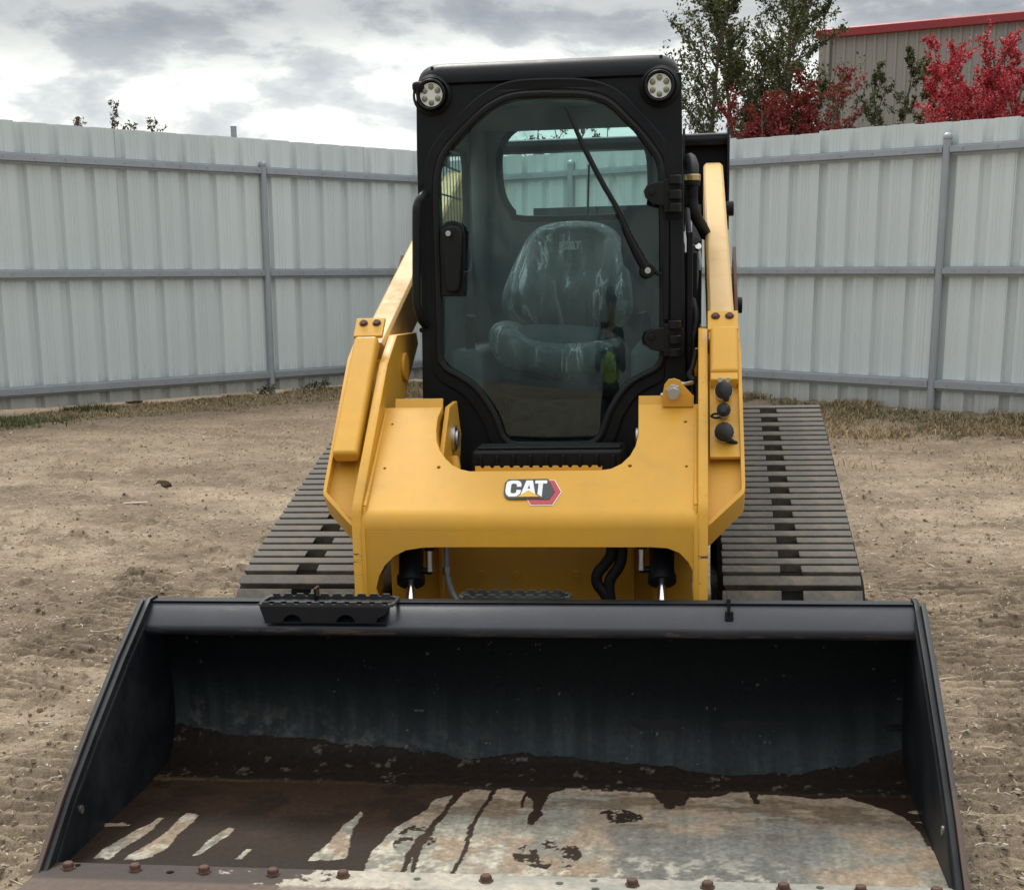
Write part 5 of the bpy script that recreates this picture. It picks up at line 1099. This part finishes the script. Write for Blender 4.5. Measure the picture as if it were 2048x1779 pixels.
def fence(p0, ang, s0, s1, pitch_, off, ztop, zbot, rails, posts, label, name, stepz=None, flip=1):
    d = rot2(ang); e = empty(name); e.location = (p0[0], p0[1], 0); e.rotation_euler = (0, 0, math.atan2(d.y, d.x)*1.0)
    # local x runs along the fence, local +y points away from the yard
    if flip < 0: e.rotation_euler = (0, 0, math.atan2(-d.y, -d.x))
    sw = 3*pitch_; me = sheetmesh(sw, ztop-zbot, pitch_)
    k0 = math.floor((s0-off)/sw); k1 = math.ceil((s1-off)/sw)
    for k in range(k0, k1):
        o = link(bpy.data.objects.new('panel', me), e); x = off+k*sw
        if flip < 0: x = -(off+(k+1)*sw)
        zo = (.016*math.sin(k*2.3)+(stepz or 0)*(k % 3)); o.location = (x, .030+.0022*(k % 2), zbot+zo*.6); o.rotation_euler = (random.uniform(-.003, .003), random.uniform(-.0015, .0015), 0)
        # screws along the rails
    for zt, hh in rails:
        segs = sorted([s0]+[p for p in posts if s0 < p < s1]+[s1])
        for a, b_ in zip(segs[:-1], segs[1:]):
            if flip < 0: a, b_ = -b_, -a
            a += .035; b_ -= .035
            prof_ = [(.028, zt), (.004, zt), (.004, zt-.010), (-.028, zt-.016), (-.028, zt-hh+.022), (.004, zt-hh+.014), (.004, zt-hh), (.028, zt-hh)]
            prof_ = [(a_, z_) for a_, z_ in prof_]
            inn_ = [(min(a_+.003, .029), z_) for a_, z_ in prof_]
            ob = MB().prism([(a, y_, z_) for y_, z_ in prof_]+[(a, .029, zt-hh+.003), (a, -.024, zt-hh+.026), (a, -.024, zt-.020), (a, .029, zt-.003)], (b_-a, 0, 0)).build('rail', M['galv'], e, angle=20)
            sc_ = MB(); x = a+.12
            while x < b_: sc_.cyl((x, -.029, zt-hh*.45), (x, -.036, zt-hh*.45), .008, 6); x += .32
            if sc_.v: so_ = sc_.build('rail_screws', M['galv'], ob); so_['kind'] = 'stuff'
    for p in posts:
        x = p*flip; zt = 2.47
        po = MB().cyl((x, -.005, -.3), (x, -.005, zt), .0365, 24).build('post', M['galv'], e)
        MB().tube([(x, -.005, zt-.03), (x, -.005, zt-.012), (x, -.005, zt), (x, -.005, zt+.015), (x, -.005, zt+.022)], [.041, .041, .038, .026, .006], 24).build('post_cap', M['galv'], po)
    tag(e, label, 'fence'); return e
LP, LA = (-2.672, 15.899), R(44.3); RP, RA = (3.801, 12.876), R(-45.65)
fence(LP, LA, -9.0, 2.42, .355, -2.87+.055-3*.355*2, 2.705, .03, ((2.43, .095), (1.36, .095), (.262, .10)), (0, -4.4, -8.8), 'pale ribbed metal fence on the left, its sheet tops stepping up slightly', 'metal_fence', stepz=.014, flip=1)
fence(RP, RA, -9.0, 6.72, .322, .405-.055-.322*3, 2.585, .02, ((2.39, .085), (1.362, .085), (.376, .10)), (0, -4.4, -8.8, 4.4), 'pale ribbed metal fence on the right with the tall grass at its foot', 'metal_fence', flip=-1)
ps = empty('pipe_stub'); q = MB().cyl((-3.30, 17.7, -.05), (-3.30, 17.7, 3.0), .035, 16).build('pipe', M['galv'], ps); MB().cyl((-3.30, 17.7, 3.0), (-3.30, 17.7, 3.012), .038, 16).build('pipe_cap', M['galv'], ps)
tag(ps, 'thin grey pipe standing up behind the left fence', 'pole')

# ================================================================== BUILDING
bld = empty('metal_building'); bld.location = (9.36, 45, 0); bld.rotation_euler = (0, 0, R(-58.4+90)+math.pi*0)
bd = Vector((math.sin(R(58.4)), -math.cos(R(58.4)), 0)); bld.rotation_euler = (0, 0, math.atan2(bd.y, bd.x))
m, t, b = newmat('taupe_wall_sheet'); oc = objco(t); mpp = nd('ShaderNodeMapping', t); mpp.inputs['Scale'].default_value = (2, 2, .15); t.links.new(oc, mpp.inputs[0]); a1 = noise(t, mpp.outputs[0], 2, 5, .6)
t.links.new(mixc(t, a1.outputs[0], (.235, .225, .205), (.30, .285, .262)), b.inputs['Base Color']); b.inputs['Roughness'].default_value = .55; M['taupe'] = m
M['redtrim'] = paint('red_trim', (.26, .022, .028), .4, dirt_amt=.15, bmp=.05)
def wallpanel(n, pt, h, mat):
    u = []
    for i in range(n): x = i*pt; u += [(x, 0), (x+pt*.55, 0), (x+pt*.63, -.04), (x+pt*.86, -.04), (x+pt*.94, 0)]
    u.append((n*pt, 0)); v = [(x, d, 0) for x, d in u]+[(x, d, h) for x, d in u]+[(x, d+.01, 0) for x, d in u]+[(x, d+.01, h) for x, d in u]; c_ = len(u)
    f = [q for i in range(c_-1) for q in ((i, i+1, c_+i+1, c_+i), (2*c_+i, 3*c_+i, 3*c_+i+1, 2*c_+i+1), (c_+i, c_+i+1, 3*c_+i+1, 3*c_+i))]
    me = bpy.data.meshes.new('wall_panel'); me.from_pydata(v, [], f); me.materials.append(mat); return me
BH = 8.0; me = wallpanel(3, .31, BH, M['taupe'])
for k in range(34): o = link(bpy.data.objects.new('wall_panel', me), bld); o.location = (.12+k*.93, 0, 0)
MB().box(.02, 31.7, .05, 14, 0, BH-.05).build('wall', M['taupe'], bld)
MB().box(-.10, .12, -.08, .3, 0, BH-.02).build('corner_trim', M['taupe'], bld, bevel=.02)
MB().box(.14, .26, -.16, -.045, 0, BH-.1).build('downpipe', M['taupe'], bld, bevel=.02)
MB().prism([(-.18, -.20, BH-.02), (-.18, .2, BH-.02), (-.18, .2, BH+.30), (-.18, -.12, BH+.26), (-.18, -.20, BH+.2)], (32, 0, 0)).build('roof_trim', M['redtrim'], bld, bevel=.02)
MB().prism([(-.18, .2, BH), (-.18, 14, BH), (-.18, 7, BH+.6)], (32, 0, 0)).build('roof', M['redtrim'], bld)
tag(bld, 'taupe ribbed metal building with a red roof edge beyond the right fence', 'building')

# ================================================================== TREES
def leafmat(name, cols, rough=.55):
    m, t, b = newmat(name); g_ = nd('ShaderNodeNewGeometry', t); oc = objco(t); n_ = noise(t, oc, 1.6, 3, .5); n2_ = noise(t, oc, 14, 2, .5)
    f = math_(t, 'ADD', math_(t, 'MULTIPLY', g_.outputs['Random Per Island'], .5), math_(t, 'ADD', math_(t, 'MULTIPLY', n_.outputs[0], .3), math_(t, 'MULTIPLY', n2_.outputs[0], .2)))
    c = ramp(t, f, [(.25+.5*i/(len(cols)-1), cc) for i, cc in enumerate(cols)]); t.links.new(c.outputs[0], b.inputs['Base Color']); b.inputs['Roughness'].default_value = rough
    tl = nd('ShaderNodeBsdfTranslucent', t); t.links.new(c.outputs[0], tl.inputs[0]); ms = nd('ShaderNodeMixShader', t); ms.inputs[0].default_value = .3
    o = [q for q in t.nodes if q.type == 'OUTPUT_MATERIAL'][0]; t.links.new(b.outputs[0], ms.inputs[1]); t.links.new(tl.outputs[0], ms.inputs[2]); t.links.new(ms.outputs[0], o.inputs[0]); return m
M['bark'] = paint('bark', (.11, .09, .07), .9, dirt_amt=.3, bmp=.8)
M['palebark'] = paint('pale_bark', (.36, .33, .29), .9, dirt_amt=.3, bmp=.5)
def tree(name, x, y, h, spread, leaders, nl, lsize, mat, label, cat, bark=None, z0=0, cone=True, seed=0, twiglen=.5, density=1,  group=None, droop=0, low=.25, lean=1.6, fluff=.45):
    r = random.Random(seed); e = empty(name); e.location = (x, y, z0); wood = MB(); tips = []
    def branch(p, d, L_, rad, lev):
        n = 5; pts = [p]; q = p.copy(); dd = d.copy()
        for i in range(n): dd = (dd+Vector((r.uniform(-.16, .16), r.uniform(-.16, .16), r.uniform(-.02, .13)-droop))).normalized(); q = q+dd*L_/n; pts.append(q.copy())
        wood.tube(pts, [rad*(1-.85*i/n) for i in range(n+1)], 5 if lev else 8, caps=False)
        if lev >= 1:
            for i in range(1, n+1): tips.append((pts[i], L_*(.20 if lev > 1 else .13)))
        if lev < 3:
            m_ = {0: int(16*density), 1: int(7*density), 2: 3}[lev]
            for k in range(m_):
                f_ = low+(1-low)*(k+r.random())/m_ if lev == 0 else .25+.75*(k+r.random())/m_
                i = min(n-1, int(f_*n)); pp_ = pts[i].lerp(pts[i+1], f_*n-i); a = r.random()*6.283
                side = Vector((math.cos(a), math.sin(a), 0)); nd_ = (dd*.9+side*(.75 if lev == 0 else .8)).normalized()
                Lk = L_*({0: 1.25*spread*(1.08-f_**2.5*.85 if cone else 1.1-.55*f_), 1: .42, 2: .4}[lev])*r.uniform(.7, 1.15)
                branch(pp_, nd_, Lk, rad*(1-.7*f_)*.5, lev+1)
    for k in range(leaders):
        a = 6.283*k/leaders+r.random(); off = Vector((math.cos(a), math.sin(a), 0))*(.12 if leaders > 1 else 0)
        branch(off*1.0, (Vector((0, 0, 1))+off*(lean if leaders > 1 else 0)).normalized(), h*.93*(r.uniform(.8, 1.0) if k else 1), .03*h*.35, 0)
    wood.build('trunk', bark or M['bark'], e)
    V, Fc = [], []
    for i in range(nl):
        p, s_ = tips[r.randrange(len(tips))]; c = p+Vector((r.gauss(0, 1), r.gauss(0, 1), r.gauss(0, 1)))*s_*fluff
        u = Vector((r.gauss(0, 1), r.gauss(0, 1), r.gauss(0, .8))).normalized(); w_ = u.orthogonal().normalized(); w_.rotate(Matrix.Rotation(r.random()*6.28, 3, u)); L_ = lsize*r.uniform(.6, 1.3); k = len(V); nn_ = u.cross(w_)
        V += [tuple(c), tuple(c+w_*L_*.45+u*L_*.28+nn_*L_*.06), tuple(c+u*0+w_*L_), tuple(c+w_*L_*.5-u*L_*.28+nn_*L_*.06)]; Fc.append((k, k+1, k+2, k+3))
    me = bpy.data.meshes.new('crown'); me.from_pydata(V, [], Fc); o = finish(me, 'crown', mat, e, 0, 180)
    return tag(e, label, cat, group)
G1 = leafmat('poplar_leaf', [(.022, .034, .012), (.050, .070, .022), (.10, .115, .038), (.17, .15, .05)])
RED = leafmat('red_maple_leaf', [(.12, .004, .010), (.34, .012, .024), (.55, .035, .055), (.66, .13, .13)])
REDB = leafmat('brick_red_leaf', [(.09, .008, .008), (.20, .016, .014), (.33, .035, .028), (.30, .07, .05)])
OLV = leafmat('olive_leaf', [(.030, .040, .014), (.07, .085, .03), (.13, .14, .05)])
BRN = leafmat('brown_leaf', [(.03, .02, .012), (.07, .045, .025), (.12, .10, .04), (.16, .05, .03)])
tree('poplar_tree', 3.15, 22.3, 6.1, .17, 2, 24000, .055, G1, 'tall loose green tree rising just right of the cab, the nearer of its pair', 'tree', seed=3, density=1.8, low=.2, lean=.5, fluff=.75)
tree('poplar_tree', 3.88, 23.2, 6.6, .16, 2, 24000, .055, G1, 'tall loose green tree right behind the darker red shrub', 'tree', seed=8, density=1.8, low=.2, lean=.6, fluff=.75)
tree('red_shrub', 3.80, 20.6, 4.10, .15, 12, 42000, .045, REDB, 'dark red shrub in front of the tall green trees, above the fence', 'shrub', seed=12, cone=False, density=1.1, low=.3, lean=.9, fluff=.9)
tree('red_maple', 6.68, 20.6, 4.6, .15, 14, 80000, .042, RED, 'bright crimson maple glowing before the taupe building', 'tree', seed=21, cone=False, density=1.1, low=.25, lean=1.35, fluff=.85)
tree('young_tree', 5.25, 21.3, 4.45, .20, 3, 9000, .05, OLV, 'thin olive green young tree, the left one before the building', 'tree', seed=31, density=.6)
tree('young_tree', 5.75, 21.0, 4.45, .20, 3, 9000, .05, OLV, 'thin olive green young tree touching the crimson maple', 'tree', seed=37, density=.6)
tree('bare_sapling', 5.95, 23.5, 4.9, .13, 1, 40, .03, OLV, 'pale leafless sapling reaching up against the taupe wall', 'tree', bark=M['palebark'], seed=41, density=.7)
tree('red_shrub', 4.75, 21.5, 3.4, .08, 3, 500, .075, REDB, 'small sparse red shrub at the left corner of the building', 'shrub', seed=43, cone=False, density=.5)
tree('shrub', -5.85, 20.4, 3.66, .12, 8, 8000, .045, BRN, 'tallest brown twiggy shrub tip above the left fence', 'shrub', seed=51, density=.8, cone=False, low=.5, fluff=.7)
tree('shrub', -5.40, 20.4, 3.45, .07, 2, 900, .045, BRN, 'small shrub tip just right of the tallest one above the left fence', 'shrub', seed=53, density=.4, low=.5)
tree('shrub', -4.95, 20.4, 3.38, .12, 7, 6000, .045, BRN, 'low brown shrub tip midway along the left fence top', 'shrub', seed=55, density=.8, low=.5, fluff=.7)
tree('shrub', -6.4, 20.4, 3.6, .05, 1, 400, .06, BRN, 'bare twig at the far left above the fence top', 'shrub', seed=57, density=.4, low=.5)
tree('autumn_tree', 1.35, 25.5, 4.25, .15, 7, 9000, .055, leafmat('greyish_red_leaf', [(.05, .03, .03), (.12, .07, .07), (.18, .14, .13)]), 'greyish red tree seen through the cab and its rear window', 'tree', seed=61, cone=False, density=.9)
tree('bare_sapling', .35, 24, 4.1, .25, 2, 30, .03, OLV, 'bare sapling seen through the left of the cab rear window', 'tree', seed=63, density=.7)

# ================================================================== GRASS AND WEEDS
def blades(name, n, region, hgt_, mat, label, wid=.004, lean=.6):
    V, Fc = [], []; xs, ys = region(n); zs = gzn(xs, ys)
    for x, y, z in zip(xs, ys, zs):
        h = hgt_*random.uniform(.35, 1.2); a = random.random()*6.283; l_ = random.uniform(.1, lean)*h*1.6; s_ = Vector((math.sin(a), -math.cos(a), 0))*wid*random.uniform(.6, 1.4); p = Vector((x, y, z-.01)); d = Vector((math.cos(a), math.sin(a), 0)); k = len(V)
        q1 = p+Vector((0, 0, h*.6))+d*l_*.35; q2 = p+Vector((0, 0, h*(1-.5*lean*random.random())))+d*l_
        V += [tuple(p-s_), tuple(p+s_), tuple(q1+s_*.8), tuple(q1-s_*.8), tuple(q2)]; Fc += [(k, k+1, k+2, k+3), (k+3, k+2, k+4)]
    me = bpy.data.meshes.new(name); me.from_pydata(V, [], Fc); o = finish(me, name, mat, None, 0, 180); o['kind'] = 'stuff'; o['label'] = label; return o
DRY = leafmat('dry_grass', [(.16, .10, .05), (.28, .20, .11), (.42, .33, .20), (.20, .17, .07)], .8)
GRN = leafmat('green_grass', [(.05, .06, .02), (.10, .12, .04), (.22, .19, .09)], .8)
def along(P0, ang, s0, s1, d0, d1, patch=0):
    dv = rot2(ang); nv = Vector((dv.y, -dv.x, 0)) if ang > 0 else Vector((-dv.y, dv.x, 0))
    def f(n):
        s_ = s0+(s1-s0)*rng.random(n); k = d0+(d1-d0)*rng.random(n)**1.6; x = P0[0]+dv.x*s_+nv.x*k; y = P0[1]+dv.y*s_+nv.y*k
        if patch: m_ = fbm(x*1.1+patch, y*1.1, 150+int(patch), 4) > .49; x, y = x[m_], y[m_]
        return x, y
    return f
blades('dry_grass', 34000, along(RP, RA, -4.0, 6.6, .02, 1.5, 13), .09, DRY, 'matted dry tan grass along the foot of the right fence', .0045, 1.3)
blades('dry_grass', 9000, along(RP, RA, -4.0, 5.0, .6, 3.0, 3), .06, DRY, 'sparse dry grass thinning out onto the dirt on the right', .004, 1.3)
blades('green_grass', 6000, along(RP, RA, -2.0, 3.0, .3, 1.8, 7), .07, GRN, 'patches of green grass below the right fence', .004, 1.0)
blades('dry_grass', 26000, along(LP, LA, -5.0, 2.4, .02, 1.1), .045, DRY, 'short dry grass and litter at the foot of the left fence', .0045, 1.3)
blades('green_grass', 2600, along(LP, LA, -3.2, -1.9, .05, .8, 9), .09, GRN, 'small green grassy patch by the far left of the fence', .0045, 1.0)
blades('green_grass', 2500, lambda n: ((lambda q: (q[:, 0]*.22+gpx_(12, 850)[0], q[:, 1]*.25+gpx_(12, 850)[1]))(rng.normal(size=(n, 2)))), .09, GRN, 'green grass clump at the left edge', .0045, .9)
blades('dry_grass', 9000, lambda n: ((lambda u, v: (-7+8.5*u, 9.5+5*v))(rng.random(n), rng.random(n))), .03, DRY, 'scattered short dry stalks across the far dirt', .004, 1.6)
def weed(px, py, s_, lab, seed):
    x, y = gpx_(px, py); z = gz1(x, y); r = random.Random(seed); V, Fc = [], []
    e = empty('weed'); e.location = (x, y, z); w_ = MB()
    for k in range(9):
        a = r.random()*6.28; L_ = s_*r.uniform(.5, 1.1); pts = [Vector((0, 0, 0)), Vector((math.cos(a)*L_*.4, math.sin(a)*L_*.3, L_*.25)), Vector((math.cos(a)*L_, math.sin(a)*L_*.6, L_*.4))]; w_.tube(pts, [.004, .003, .001], 4)
        for j in range(16):
            c = pts[1].lerp(pts[2], r.random())+Vector((r.gauss(0, .02), r.gauss(0, .02), r.gauss(0, .015))); u = Vector((r.gauss(0, 1), r.gauss(0, 1), r.gauss(0, .6))).normalized(); v = u.orthogonal().normalized(); b_ = .02; k_ = len(V)
            V += [tuple(c), tuple(c+u*b_+v*b_*.5), tuple(c+u*b_*2), tuple(c+u*b_-v*b_*.5)]; Fc.append((k_, k_+1, k_+2, k_+3))
    w_.build('stem', M['bark'], e); me = bpy.data.meshes.new('leaves'); me.from_pydata(V, [], Fc); finish(me, 'leaves', OLV, e, 0, 180); tag(e, lab, 'weed')
weed(515, 790, .26, 'low green weed at the foot of the left fence post', 1)
weed(600, 782, .22, 'flat green weed by the left fence, right of its post', 2)
weed(632, 780, .20, 'small green weed by the left fence, closest to the loader arm', 3)
weed(165, 800, .10, 'dark dry weed against the left fence near the picture edge', 4)

# ================================================================== keep every thing at thing > part > sub-part, and group repeats
def depth(o):
    d = 0
    while o.parent is not None: o = o.parent; d += 1
    return d
for o in list(bpy.data.objects):
    if depth(o) > 2:
        p = o.parent
        while depth(p) > 1: p.parent = loader        # all part frames coincide with the loader's own frame
for nm, gr in (('poplar_tree', 'tall green trees beyond the fence'), ('red_shrub', 'dark red shrubs beyond the fence'), ('young_tree', 'young green trees before the building'), ('shrub', 'twiggy shrub tips above the left fence'), ('bare_sapling', 'leafless saplings beyond the fence'), ('weed', 'weeds along the left fence'), ('metal_fence', 'metal fence runs round the yard'), ('dirt_clod', 'dark clods on the dirt')):
    for o in bpy.data.objects:
        if o.parent is None and o.name.split('.')[0] == nm and 'label' in o: o['group'] = gr
